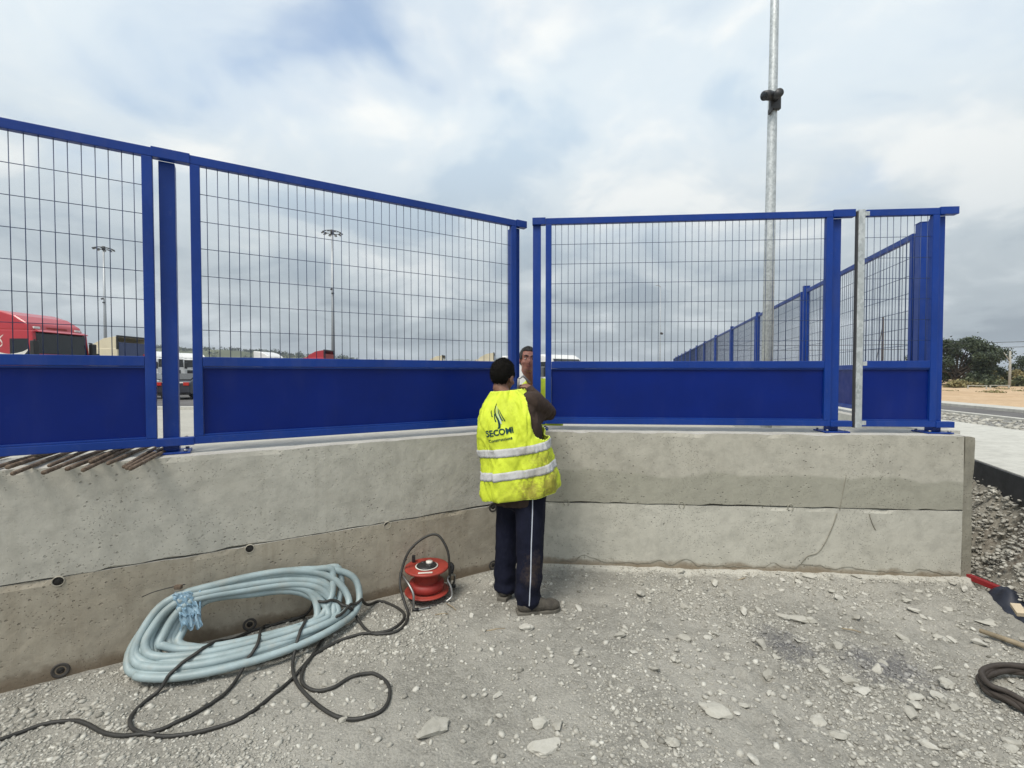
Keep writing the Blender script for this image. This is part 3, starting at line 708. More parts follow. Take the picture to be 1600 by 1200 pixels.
hill('far_hill', [(-420, 10), (-280, 40), (-190, 52), (-120, 46), (-60, 54), (-20, 50), (60, 26), (160, 8), (300, 0)], 1500, 300, 'hill far', 8, 6)

# --- foliage helper
def leaves(name, centres, radii, n, leaf, mat, parent=None, seed=0, squash=.8):
    r_ = np.random.default_rng(seed); C = np.asarray(centres, float); rad = np.asarray(radii, float)
    pr = rad**2; pick = r_.choice(len(C), n, p=pr/pr.sum())
    d = r_.normal(size=(n, 3)); d /= np.linalg.norm(d, axis=1)[:, None]
    rr = rad[pick]*(r_.random(n)**.45)*(1+.18*r_.normal(size=n))
    P = C[pick]+d*rr[:, None]*[1, 1, squash]
    a = r_.normal(size=(n, 3)); a /= np.linalg.norm(a, axis=1)[:, None]; b = np.cross(a, r_.normal(size=(n, 3))); b /= np.linalg.norm(b, axis=1)[:, None]
    s_ = leaf*(.6+.8*r_.random(n))[:, None]
    V = np.stack([P-a*s_, P+b*s_*.55, P+a*s_, P-b*s_*.55], 1).reshape(-1, 3)
    F = np.arange(n*4).reshape(-1, 4)
    me = bpy.data.meshes.new(name); me.vertices.add(len(V)); me.vertices.foreach_set('co', V.reshape(-1)); me.loops.add(F.size); me.loops.foreach_set('vertex_index', F.reshape(-1).astype(np.int32))
    me.polygons.add(n); me.polygons.foreach_set('loop_start', np.arange(0, F.size, 4, dtype=np.int32)); me.update(calc_edges=True)
    ct = r_.random(len(C)); tone = np.clip(.25+.35*ct[pick]+.25*r_.normal(size=n), 0, 1)
    at_ = me.attributes.new('tone', 'FLOAT', 'POINT'); at_.data.foreach_set('value', np.repeat(tone, 4).astype(np.float32))
    return link(name, me, mat, parent)
def tree(name, loc, h, w, label, cat='tree', mat='leaf dark', n=9000, leaf=.14, seed=1, group=None, trunk=.3, clumps=26, base=.12):
    t_ = thing(name, loc, 0, label, cat, group); r_ = np.random.default_rng(seed)
    cs, rs = [], []
    for k in range(clumps):
        a = r_.random()*2*math.pi; q = r_.random()**.6; zz_ = base+(1-base)*r_.random()
        lim = math.sqrt(max(0, 1-((zz_-.42)/.62)**2))
        cs.append((math.cos(a)*q*w/2*lim*.95, math.sin(a)*q*w/2*lim*.95, zz_*h*.9)); rs.append(w*(.055+.075*r_.random()))
    mb = MB(); top = (.15*w*(r_.random()-.5), .1*w*(r_.random()-.5), h*.62)
    mb.tube(spline([(0, 0, -.3), (.03*w, 0, h*.2), top], 5), [trunk*.5*(1-.65*k/10) for k in range(11)], 8)
    for k in range(0, clumps, 3):
        c_ = cs[k]; mb.tube(spline([(0, 0, h*(.1+.25*r_.random())), (c_[0]*.5, c_[1]*.5, c_[2]*.75), c_], 4), [trunk*.22*(1-.8*i/8) for i in range(9)], 6)
    mb.build('trunk', 'bark', t_); leaves('crown', cs, rs, n, leaf, mat, t_, seed)
    return t_

# ================================================================== BLUE FENCE
Z0, ZM0, ZM1, ZT0, ZT1 = 1.205, 1.692, 1.752, 2.944, 2.998
_wire = {}
def wire_mesh(kind, L):
    key = (kind, round(L, 3))
    if key not in _wire:
        mb = MB(); mb.tube([(0, 0, 0), (0, 0, L)] if kind == 'v' else [(0, 0, 0), (L, 0, 0)], .0022, 6)
        me = bpy.data.meshes.new('mesh_wire'); me.from_pydata(mb.v, [], mb.f); me.polygons.foreach_set('use_smooth', [True]*len(mb.f)); me.materials.append(M['blue wire']); _wire[key] = me
    return _wire[key]
def panel(name, o, rz, w, label, nw, group=None, left_mat='blue paint', joined=False, st=.052, zt=0.0):
    t_ = thing(name, (o[0], o[1], 0), rz, label, 'fence', group)
    zt0, zt1 = ZT0+zt, ZT1+zt
    def bx(nm, a, m='blue paint', bev=.004): return MB().box(*a, bev=bev).build(nm, m, t_)
    bx('top_rail', (0, w, 0, .042, zt0, zt1)) if left_mat == 'blue paint' else bx('top_rail', (st+.012, w, 0, .042, zt0, zt1))
    x0 = 0 if left_mat == 'blue paint' else st+.001
    bx('bottom_rail', (x0, w, 0, .042, Z0, Z0+.048))
    bx('stile', (0, st, -.0015 if left_mat != 'blue paint' else .0005, .041, Z0+(.0485 if left_mat == 'blue paint' else -.012), zt0-.0005 if left_mat == 'blue paint' else zt1+.004), left_mat)
    bx('stile', (w-st, w, .0005, .0415, Z0+.0485, zt0-.0005))
    bx('mid_rail', (st+.0005, w-st-.0005, .001, .041, ZM0, ZM1))
    if left_mat != 'blue paint':
        for z_ in (zt0+.004, ZM0+.02, Z0+.012): bx('weld_plate', (st+.0005, st+.034, -.001, .02, z_, z_+.036), left_mat, .002)
        bx('edge_strip', (-.011, -.0005, .004, .030, Z0-.01, zt1-.01), 'dark steel', .002)
    bx('sheet', (st+.0005, w-st-.0005, .022, .026, Z0+.0485, ZM0-.0005), 'blue sheet', 0)
    bx('sheet_lip', (st+.0008, w-st-.0008, .006, .0215, Z0+.0488, Z0+.060), 'blue paint', .002)
    bx('sheet_lip', (st+.0008, w-st-.0008, .008, .0215, ZM0-.012, ZM0-.0008), 'blue paint', .002)
    span = w-2*st
    if joined:
        mb = MB()
        for k in range(nw): mb.tube([(st+span*(k+.6)/(nw+.2), .02, ZM1), (st+span*(k+.6)/(nw+.2), .02, zt0)], .003, 4, False)
        for k in range(1, 7): z_ = ZM1+(zt0-ZM1)*k/7; mb.tube([(st, .026, z_), (w-st, .026, z_)], .003, 4, False)
        mb.build('wire_mesh', 'blue wire', t_)
    else:
        for k in range(nw):
            q_ = link('mesh_wire', wire_mesh('v', zt0-ZM1+.01), None, t_)
            q_.location = (st+span*(k+.6)/(nw+.2)+random.gauss(0, .0012), .0195, ZM1-.005); q_.rotation_euler = (random.gauss(0, .001), random.gauss(0, .0009), 0)
        for k in range(1, 7):
            q_ = link('mesh_wire', wire_mesh('h', span+.01), None, t_); q_.location = (st-.005, .0252, ZM1+(zt0-ZM1)*k/7); q_.rotation_euler = (0, random.gauss(0, .0006), 0)
    return t_
def post(name, o, rz, w, label, conn=None, y0=.046, d=.08, ztop=None, plate=(-.10, .10), group=None, bottom=True, lip=None, clip=False):
    """square post with base plate; conn = (a, b) span of the sleeves that tie it to the panels"""
    t_ = thing(name, (o[0], o[1], 0), rz, label, 'fence post', group)
    top = (ZT0-.0005 if ztop is None else ztop)
    MB().box(0, w, y0, y0+d, 1.1635, top, bev=.005).build('post', 'blue paint', t_)
    if ztop is not None: MB().box(-.003, w+.003, y0-.003, y0+d+.003, top+.0005, top+.008, bev=.003).build('cap', 'blue paint', t_)
    MB().box(w/2+plate[0], w/2+plate[1], y0-.06, y0+d+.04, 1.1515, 1.163, bev=.002).build('base_plate', 'blue paint', t_)
    for a in (plate[0]+.025, plate[1]-.025):
        for b in (y0-.042, y0+d+.022): MB().disc((w/2+a, b, 1.170), .011, .013, 6).build('bolt', 'steel', t_)
    if conn:
        MB().box(conn[0], conn[1], -.004, .05 if lip is None else lip, ZT0+.0, ZT1+.007, bev=.004).build('top_sleeve', 'blue paint', t_)
        if bottom: MB().box(conn[0], conn[1], -.004, .0455, Z0-.004, Z0+.046, bev=.004).build('bottom_sleeve', 'blue paint', t_)
    if clip:
        for k in range(2): MB().box(w+.004+.012*k, w+.010+.012*k, .02, .05, 1.60, 1.70, bev=.001).build('fixing_clip', 'steel', t_)
        MB().box(w+.002, w+.034, .02, .05, 1.70, 1.708, bev=.001).build('fixing_clip', 'steel', t_)
    return t_
OL = Vector((0, 4.0696, 0)); OR = Vector((0, 4.0644, 0))
PL = lambda s: OL+dL*s
PR = lambda s: OR+dR*s
panel('mesh_fence', PL(-4.945), AL, 2.439, 'blue mesh fence panel above the rusty bars, cut by the left edge', 40)
post('fence_post', PL(-2.482), AL, .082, 'blue fence post in the open gap between the two left panels', conn=(-.030, .1625))
panel('mesh_fence', PL(-2.322), AL, 2.370, 'wide blue mesh fence panel left of the worker in yellow', 39)
post('fence_post', PL(.030), AL, .078, 'blue fence post at the end of the left fence, above the worker', conn=(.0185, .125), plate=(-.09, .09))
post('fence_post', PR(.182), BE, .070, 'slim blue fence post right of the corner gap above the worker', conn=(-.004, .1115), y0=.02, clip=True)
panel('mesh_fence', PR(.294), BE, 2.381, 'wide blue mesh fence panel right of the worker in yellow', 41)
post('fence_post', PR(2.690), BE, .075, 'blue fence post just left of the galvanised steel upright', conn=(-.0145, .158))
panel('mesh_fence', PR(2.872), BE, .63, 'narrow blue fence panel with a galvanised steel upright on its left', 10, left_mat='galvanised')
post('fence_post', PR(3.506), BE, .072, 'blue corner fence post at the right end of the wall', conn=(-.0035, .137), plate=(-.11, .09))
# fence running away behind on the return wall
RV = math.atan2(DV.y, DV.x)
GR = 'blue fence running away on the return wall'
def rp(s): return RP0+DV*s
post('fence_post', rp(.25), RV, .085, 'tall blue post starting the fence that runs away, inside the narrow panel', y0=-.04, d=.085, ztop=3.06)
p_first = panel('mesh_fence', rp(.385), RV, 3.08, 'nearest blue mesh panel of the fence running away, seen through the galvanised upright', 46, joined=True)
SP = 3.37
pan0 = None; pst0 = None
for k in range(11):
    s0 = 3.54+SP*k
    if k == 0:
        pst0 = post('fence_post', rp(s0), RV, .085, None, y0=-.04, d=.085, ztop=3.06, group=GR)
        pan0 = panel('mesh_fence', rp(s0+.17), RV, SP-.27, None, 48, group=GR, joined=True)
        a, b = pst0, pan0
    else:
        a, b = copy_tree(pst0), copy_tree(pan0)
        q = rp(s0); a.location = (q.x, q.y, 0); q = rp(s0+.17); b.location = (q.x, q.y, 0)
    near = ['first', 'second', 'third', 'fourth', 'fifth', 'sixth', 'seventh', 'eighth', 'ninth', 'tenth', 'eleventh'][k]
    tag(a, f'blue post of the receding fence, {near} beyond its tall starting post', 'fence post', GR)
    tag(b, f'blue mesh panel of the receding fence, {near} after its nearest panel', 'fence panel', GR)

# ================================================================== REBAR ENDS ON THE WALL
rods = [(-2.72, 2.14, 1.168), (-2.60, 2.20, 1.166), (-2.44, 2.24, 1.165), (-2.53, 2.30, 1.184), (-2.31, 2.26, 1.165), (-2.36, 2.34, 1.184), (-2.28, 2.35, 1.165), (-2.17, 2.32, 1.165), (-2.24, 2.44, 1.184), (-2.20, 2.50, 1.165), (-2.03, 2.40, 1.165), (-1.99, 2.37, 1.166), (-1.955, 2.35, 1.165), (-2.85, 2.12, 1.166), (-2.98, 2.08, 1.166)]
ORD = ['first', 'second', 'third', 'fourth', 'fifth', 'sixth', 'seventh', 'eighth', 'ninth', 'tenth', 'eleventh', 'twelfth', 'thirteenth', 'fourteenth', 'fifteenth']
rank = {k: i for i, k in enumerate(sorted(range(len(rods)), key=lambda q: -rods[q][0]))}
for k, (x_, y_, z_) in enumerate(rods):
    dd = Vector((-.40+.05*math.sin(k*2.3), .92, 0)).normalized(); a = Vector((x_, y_, z_)); L_ = 1.0+.3*((k*37) % 10)/10
    pts = [a+dd*L_*t_/6+Vector((0, 0, -.006*(1-min(1, t_/2)))) for t_ in range(7)]
    rad = .0095+.002*((k*13) % 5)/5
    mb = MB(); mb.tube(pts, rad, 9)
    for j in range(int(L_/.035)):                 # ribs
        c = a+dd*(.01+.035*j); c.z = np.interp((c-a).length/L_*6, range(7), [p.z for p in pts]); mb.tube([c-dd*.004, c+dd*.004], rad*1.13, 8)
    tag(mb.build('steel_bar', 'rusty bar'), 'rusty ribbed bar on the wall top, '+ORD[rank[k]]+' to the left of the gap post', 'steel bar', 'rusty bars on the wall top')

# ================================================================== HOSE COIL AGAINST THE WALL
hr = .0215
base_c = Vector((-1.665, yl(-1.665), 0))                         # foot of the wall at the coil's middle
def coil_pt(a, b, lift):
    """a along the wall, b from the front edge on the ground (-1) up to the wall (+1); lift off that slope"""
    # cross-section of the slope: flat on the ground, then rising to lean on the wall
    s_ = (b+1)/2
    prof_d = np.interp(s_, [0, .42, .62, .82, 1.0], [.49, .24, .13, .065, .045])
    prof_z = np.interp(s_, [0, .42, .62, .82, 1.0], [.022, .030, .13, .29, .425])
    nd = np.interp(s_, [0, .42, .62, 1.0], [0, .1, .7, .9]); nz = np.interp(s_, [0, .42, .62, 1.0], [1, .95, .7, .2])
    p = base_c+dL*a+nL*(prof_d+lift*nd); return Vector((p.x, p.y, prof_z+lift*nz))
turns = 14; pts = []; NS = 44
r_ = np.random.default_rng(5)
ctl = {k: r_.normal(size=6) for k in range(turns+2)}
order = [.98, .62, .84, .30, .70, .05, .45, .92, .18, .78, .36, .55, .10, .88, .25, .65, .5]
for k in range(turns*NS+14):
    tt = k/NS; i = int(tt); f_ = tt-i; f_ = f_*f_*(3-2*f_); f_ = tt-i
    mixp = lambda j: ctl[i][j]*(1-f_)+ctl[i+1][j]*f_
    q = order[i]*(1-f_)+order[min(i+1, 16)]*f_
    th = 2*math.pi*(tt+.55)
    A = .395+.225*q+.018*mixp(0); ca, sa = math.cos(th), math.sin(th)
    ex = .95 if not (ca < 0 and sa > 0) else .72; A *= (1-.07*max(0, -sa)*max(0, -ca)*2); a = A*math.copysign(abs(ca)**ex, ca)
    if sa < 0: b = -.20-.80*q*1.0 if False else (.05-(.22+.82*q)*abs(sa)**.92+.05*mixp(1))
    else: b = .05+(.36+.56*q)*abs(sa)**.95+.05*mixp(2)
    # strands drawn together where the film ties them, spread loosely at the right
    tie_w = math.exp(-((th % (2*math.pi)-R(118))/.42)**2)
    b = b*(1-tie_w*.6)+(.84-.14*(1-q))*tie_w*.6
    right = max(0, ca)**3; a += right*(.055*mixp(3)-.05*(1-q)); b += right*.26*mixp(4)
    lift = .012+.034*(.5+.5*math.sin(tt*2.4+mixp(5)))+.020*((i*7) % 3)*(1-f_)+.020*((i*7+7) % 3)*f_
    pts.append(coil_pt(a+.02*math.sin(tt*1.7), max(-1, min(1, b)), lift))
pts = [pts[0]+dL*0]+pts
coil = thing('hose_coil', (base_c.x, base_c.y, 0), 0, 'pale blue grey hose coiled against the foot of the wall', 'hose')
def rel(o, base):
    o.parent = base; o.matrix_parent_inverse = Matrix.Translation(-Vector(base.location)); return o
pp = spline([p[:] for p in pts[::2]], 3)
rel(MB().tube(pp, hr, 12).build('hose', 'hose'), coil)
# torn plastic film tied round the bundle at the upper left
V = []; F = []; na, nb = 30, 34
cpt = coil_pt(-.33, .70, .03)
for i in range(na):
    for j in range(nb):
        a_ = -.385+.095*i/(na-1); t_ = j/(nb-1)
        nz_ = fbm(np.array([[i*.32, j*.26, 1.0]]), 3)[0]; n2_ = fbm(np.array([[i*.11, j*.4, 7.0]]), 2)[0]
        b_ = .84-(.56+.10*n2_)*t_
        p = coil_pt(a_+.03*(t_-.5)*1.5+.012*n2_, max(-1, min(1, b_)), .092+.012*nz_+.008*math.sin(math.pi*t_)-.05*(t_ < .06))
        if t_ > .82: p.z -= (t_-.82)*.30*(.5+.5*math.sin(i*.55+1)); p += nL*.02*(t_-.82)*nz_*4
        V.append(p[:])
for i in range(na-1):
    for j in range(nb-1):
        if j > nb-7 and (i+j*2) % 7 == 0 and j % 2: continue
        F.append((i*nb+j, i*nb+j+1, (i+1)*nb+j+1, (i+1)*nb+j))
film = MB().add(V, F, True).build('plastic_film', 'blue film'); rel(film, coil)
rel(MB().tube(spline([coil_pt(-.275, b_, .085-.05*(b_ > .82 or b_ < .35))[:] for b_ in (.84, .78, .68, .55, .42, .30)], 5), .006, 6).build('tie_string', 'blue film'), coil)
tail = spline([cpt+dL*-.02+Vector((0, 0, .085)), cpt+dL*-.10+Vector((0, 0, .09))+nL*.02, cpt+dL*-.17+Vector((0, 0, .075)), cpt+dL*-.22+Vector((0, 0, .06))], 5)
rel(MB().tube(tail, .003, 5).build('tie_string', 'cable rubber'), coil)
rel(MB().box(-.02, .02, -.012, .012, -.012, .012, bev=.006).build('clip', 'rusty bar'), coil)
for o in coil.children:
    if o.name.startswith('clip'): o.location = cpt+dL*-.05+Vector((0, 0, .085))+nL*.02

# ================================================================== CABLE REEL
def pix(x, y, z):
    """a point of the place at height z that the photograph shows there"""
    v = Vector(((x-800)/720, 1, -(y-600)/720)); c, s = math.cos(PITCH), math.sin(PITCH)
    d = Vector((v.x, v.y*c+v.z*s, -v.y*s+v.z*c)); k = (z-EYE)/d.z
    return Vector((d.x*k, d.y*k, z))
RC = Vector((-.625, 3.345, 0))
reel = thing('cable_reel', RC, R(8), 'red cable reel on a bent tube frame beside the hose coil', 'cable reel')
mb = MB(); mb.lathe([(0.0, .050), (.150, .050), (.159, .054), (.160, .060), (.152, .064), (.09, .062), (.088, .21), (.150, .218), (.158, .222), (.160, .228), (.158, .235), (.150, .238), (.085, .232), (.078, .236), (0, .236)], 40)
mb.build('spool', 'reel red', reel)
MB().lathe([(.0, .2375), (.070, .2375), (.074, .240), (.070, .247), (.045, .252), (0, .254)], 28).build('socket_plate', 'black plastic', reel)
MB().lathe([(.075, .2372), (.082, .2372), (.083, .240), (.075, .241)], 28).build('socket_ring', 'white plastic', reel)
MB().disc((.018, .012, .260), .024, .016, 18).build('knob', 'white plastic', reel)
for a in (-1.0, .4, 2.3): MB().disc((.045*math.cos(a), .045*math.sin(a), .2525), .013, .006, 12).build('socket', 'dark steel', reel)
MB().box(-.112, -.088, .072, .096, .2385, .288, bev=.004).build('crank_handle', 'black plastic', reel)
MB().box(-.055, .045, -.128, -.108, .2365, .2395, bev=.001).build('label_strip', 'white plastic', reel)
def rt(p): return MB().tube(spline(p, 6), .0085, 10)
rt([(-.13, .16, .02), (-.19, .14, .03), (-.20, .11, .12), (-.19, .03, .185), (-.16, -.06, .19), (-.12, -.13, .17), (-.085, -.175, .12), (-.082, -.185, .045), (-.07, -.185, .012), (.03, -.165, .012)]).build('frame_tube', 'steel', reel)
rt([(.13, .15, .012), (.19, .12, .03), (.205, .07, .12), (.18, .0, .16), (.15, -.04, .15), (.175, -.07, .10), (.18, -.085, .04), (.14, -.10, .012)]).build('frame_tube', 'steel', reel)
rt([(-.13, .16, .012), (0, .175, .012), (.13, .15, .012)]).build('frame_tube', 'steel', reel)
for p in ((-.07, -.185, .012), (-.19, .14, .022), (.19, .12, .02)): MB().tube([(p[0]-.022, p[1], p[2]), (p[0]+.022, p[1], p[2])], .0125, 10).build('rubber_foot', 'black plastic', reel)
mb = MB(); mb.tube(spline([(.175, .045, .15), (.185, .06, .20), (.15, .07, .22)], 6), .017, 10); mb.build('grip', 'black plastic', reel)
for k in range(3): MB().lathe([(.091+.012*k, .075), (.100+.012*k, .08), (.100+.012*k, .086+.02*k), (.091, .092+.02*k)], 24).build('wound_cable', 'reel dark red', reel)

# ================================================================== BLACK CABLE
hose_o = [o for o in coil.children if o.name.startswith('hose')][0]
hv = [v.co.copy() for v in hose_o.data.vertices]; hose_bvh = BVHTree.FromPolygons(hv, [p.vertices[:] for p in hose_o.data.polygons])
def under(x, y, top=2):
    """height of the gravel or hose at a spot"""
    z = float(ground_h(np.array([x]), np.array([y]))[0]); h = hose_bvh.ray_cast(Vector((x, y, top)), Vector((0, 0, -1)))
    return max(z, h[0].z) if h[0] is not None else z
def g(x, y, z=0):
    p = pix(x, y, .01); d = (p-Vector((0, 0, EYE))).normalized(); h = hose_bvh.ray_cast(Vector((0, 0, EYE)), d)
    if h[0] is not None and h[3] < (p-Vector((0, 0, EYE))).length: p = h[0]
    elif (yl(p.x)-p.y)*math.cos(AL) < .02:
        k = (3.9297-.024-EYE*0)/(d.y-.59936*d.x); p = Vector((0, 0, EYE))+d*k
    else: p = pix(x, y, float(ground_h(np.array([p.x]), np.array([p.y]))[0])+.008)
    return (p.x, p.y, p.z+.004)
cp = [RC+Vector((.165, .02, .10)), RC+Vector((.168, -.01, .235)), RC+Vector((.15, .0, .36)), RC+Vector((.075, .03, .455)), RC+Vector((-.02, .02, .44)), RC+Vector((-.12, -.02, .36)), RC+Vector((-.165, -.06, .245)), RC+Vector((-.165, -.13, .16)), RC+Vector((-.115, -.20, .06))]
cp = [p[:] for p in cp]
cp += [g(638, 962), g(630, 980), g(608, 990), g(580, 990), g(556, 970, .05), g(546, 952, .09), g(528, 942, .11), g(500, 943, .12), g(470, 958, .10), g(420, 975, .05), g(380, 993, .05), g(330, 1008, .07), g(290, 1035, .05), g(262, 1060, .03), g(235, 1090), g(208, 1115), g(204, 1133), g(222, 1146), g(268, 1151), g(330, 1140), g(380, 1122), g(420, 1092), g(455, 1062, .02), g(470, 1045, .03), g(492, 1022, .05), g(530, 1002, .03), g(570, 990, .012), g(600, 988), g(622, 978, .02), g(632, 962, .03), g(618, 948, .03), g(590, 940, .04), g(565, 938, .08), g(548, 946, .11), g(530, 965, .11), g(510, 995, .08), g(487, 1025, .06), g(472, 1052, .03), g(474, 1070, .012), g(490, 1079), g(520, 1075), g(548, 1058), g(580, 1053), g(602, 1064), g(609, 1085), g(598, 1108), g(570, 1120), g(535, 1122), g(505, 1108), g(475, 1082, .014), g(460, 1060, .03), g(458, 1035, .05), g(468, 1000, .10), g(478, 970, .13), g(474, 952, .12), g(455, 962, .09), g(412, 978, .05), g(405, 1000, .06), g(396, 1025, .06), g(378, 1055, .03), g(350, 1085), g(310, 1112), g(270, 1132), g(240, 1143), g(200, 1150), g(165, 1146), g(138, 1132), g(110, 1126), g(70, 1132), g(30, 1145), g(-10, 1158), g(-120, 1190)]
sp_ = spline(cp, 7); n_air = 9*7
zs_ = np.array([p.z if i < n_air else under(p.x, p.y, p.z+.035)+.008 for i, p in enumerate(sp_)])
for _ in range(14):
    sm_ = np.convolve(np.pad(zs_, 1, 'edge'), [.25, .5, .25], 'valid'); zs_[n_air:] = np.maximum(zs_, sm_)[n_air:]
for i, p in enumerate(sp_): p.z = zs_[i]
cable = MB().tube(sp_, .0092, 9).build('power_cable', 'cable rubber')
tag(cable, 'black rubber power cable looping from the red reel over the hose', 'cable')

# ================================================================== THINGS AT THE RIGHT EDGE
bp = [pix(1534, 1062, .03), pix(1560, 1050, .035), pix(1600, 1050, .035), pix(1680, 1062, .03), pix(1720, 1100, .03), pix(1690, 1135, .03), pix(1620, 1118, .03), pix(1580, 1095, .03), pix(1550, 1080, .03)]
mb = MB()
for k in range(5):
    o_ = Vector((0, 0, .0)); pts_ = [Vector(p)*1+Vector((.016*math.cos(i*1.1+k*1.7), .016*math.sin(i*.9+k*2.1), -.012+.012*k)) for i, p in enumerate(bp)]
    sp_ = spline([p[:] for p in pts_], 7, True); mb.tube(sp_+sp_[:2], .0135, 8, False)
tag(mb.build('cable_bundle', 'brown hose'), 'dark brown loop of bundled cable lying on the gravel', 'cable')
a, b = pix(1531, 985, .022), pix(1606, 1012, .022); b = a+(b-a).normalized()*.75
pts_ = [a+(b-a)*t_/5+Vector((0, 0, .003*math.sin(t_*2))) for t_ in range(6)]
tag(MB().tube(pts_, [.014, .016, .016, .017, .017, .016], 9).build('wooden_stick', 'old wood'), 'weathered wooden stick lying near the platform edge', 'stick')
a = Vector((3.68, 3.66, .012)); b = Vector((3.78, 3.40, -.02)); d_ = (b-a).normalized(); s_ = Vector((0, 0, 1)).cross(d_)
mb = MB(); mb.add([(p+s_*y_+Vector((0, 0, z_)))[:] for p in (a-d_*.02, b+d_*.05) for (y_, z_) in ((-.022, -.02), (.022, -.02), (.022, .022), (-.022, .022))], [(0, 1, 2, 3), (7, 6, 5, 4), (0, 4, 5, 1), (1, 5, 6, 2), (2, 6, 7, 3), (3, 7, 4, 0)])
tag(mb.build('red_bar', 'red paint bar', None, .004), 'short dark red steel bar at the foot of the wall end', 'steel bar')
# crumpled tarpaulin with a carton on it, in the hollow past the platform edge
tb = pix(1590, 955, -.08); nxx = 34
X_, Y_ = np.meshgrid(np.linspace(-.22, .5, nxx), np.linspace(-.35, .17, nxx), indexing='ij')
Z_ = .055*np.abs(fbm(np.stack([X_*6, Y_*6, X_*0], -1), 4))+.10*np.exp(-((X_+.02)/.09)**2-((Y_-.06)/.12)**2)+.02
idx = np.arange(nxx*nxx).reshape(nxx, nxx)
me = mesh_np('tarpaulin', np.stack([X_, Y_, Z_], -1).reshape(-1, 3), np.stack([idx[:-1, :-1], idx[1:, :-1], idx[1:, 1:], idx[:-1, 1:]], -1).reshape(-1, 4), True)
tp = link('tarpaulin', me, 'tarp'); tp.location = tb; tp.rotation_euler = (0, R(-4), R(-20)); tag(tp, 'crumpled dark blue tarpaulin in the hollow past the platform edge', 'tarpaulin')
cb = MB().box(-.026, .026, -.05, .05, 0, .03, bev=.003).build('carton', 'cardboard'); cb.location = pix(1592, 956, .03); cb.rotation_euler = (R(14), R(-8), R(-30)); tag(cb, 'small pale carton lying on the dark tarpaulin', 'carton')
hp = [Vector((3.80+.10*math.sin(a_), 4.02-.12, .20+.13*math.cos(a_))) for a_ in np.linspace(.2, 3.0, 12)]
tag(MB().tube(hp, .017, 8).build('pipe_stub', 'cable rubber'), 'black bent pipe end poking out behind the wall end', 'pipe')

# ================================================================== SINGLE STONES
def rock_mesh(seed, sx, sy, sz, sub=2):
    bm = bmesh.new(); bmesh.ops.create_icosphere(bm, subdivisions=sub, radius=1); V = np.array([v.co[:] for v in bm.verts])
    n_ = fbm(V*1.3+seed*9.1, 3); V = V*(1+.38*n_[:, None])
    r_ = np.random.default_rng(seed)
    for _ in range(7):                      # broken facets
        d = r_.normal(size=3); d /= np.linalg.norm(d); lim = .55+.25*r_.random(); q = V@d; V -= np.outer(np.clip(q-lim, 0, None), d)
    V *= [sx, sy, sz]
    for v, p in zip(bm.verts, V): v.co = p
    me = bpy.data.meshes.new('stone'); bm.to_mesh(me); bm.free(); me.materials.append(M['stone']); return me
big = [(678, 1140, .092, .062, .020, 75, 'large flat pale stone on the gravel below the black cable loop'),
       (1122, 1117, .085, .055, .026, -18, 'flat grey stone with a dark broken edge in the right foreground'),
       (852, 1165, .075, .055, .022, 10, 'rough lump of stone at the bottom centre of the gravel'),
       (842, 1133, .048, .032, .022, 20, 'angular stone just above the lump at the bottom centre'),
       (1245, 965, .085, .055, .020, -25, 'flat pale slab of stone in the gravel before the right wall'),
       (1371, 1042, .034, .028, .032, 30, 'upright pale stone between the two dark tar spots'),
       (1325, 1062, .045, .025, .020, -20, 'wedge shaped stone below the two dark tar spots'),
       (1050, 1168, .036, .028, .020, 15, 'small rounded stone near the bottom, right of the centre'),
       (778, 1085, .036, .014, .010, 50, 'narrow pale stone chip on the dusty patch in the centre'),
       (822, 985, .050, .034, .026, 0, 'earthy stone clod directly below the worker\'s boot'),
       (1545, 972, .06, .048, .010, 0, 'round flat grey patch stone near the platform edge')]
for k, (x_, y_, sx, sy, sz, a, lb) in enumerate(big):
    p = pix(x_, y_, 0); h_ = float(ground_h(np.array([p.x]), np.array([p.y]))[0])
    o = link('stone', rock_mesh(k+1, sx, sy, sz, 3), None); o.location = (p.x, p.y, h_+sz*.35); o.rotation_euler = (R(4*math.sin(k)), R(4*math.cos(k)), R(a)); tag(o, lb, 'stone')
rm = [rock_mesh(40+k, 1, .75, .5) for k in range(8)]
cnt = 0
while cnt < 285:
    u_, v_ = random.random()*.88+.11, random.random(); X1, Y1 = plat(np.array([u_]), np.array([v_])); X1, Y1 = float(X1[0]), float(Y1[0])
    if Y1 < 1.75: continue
    d1 = (yl(X1)-Y1)*math.cos(AL) if X1 < XC else yr(X1)-Y1
    if d1 < .05 or (X1 < -.75 and d1 < .55): continue
    if random.random() > .35+.65*min(1, max(0, (X1+.2)/1.4)): continue
    s_ = .012+(.020+.016*min(1, max(0, X1)))*random.random()**2.0; h_ = float(ground_h(np.array([X1]), np.array([Y1]))[0])
    o = link('stone', rm[cnt % 8], None); o.scale = (s_*random.uniform(.8, 1.3), s_, s_*random.uniform(.7, 1.1)); o.location = (X1, Y1, h_+s_*.22); o.rotation_euler = (random.gauss(0, .2), random.gauss(0, .2), random.random()*6.28)
    tag(o, 'small loose grey stone lying on the gravel before the wall', 'stone', 'small loose stones on the gravel'); cnt += 1
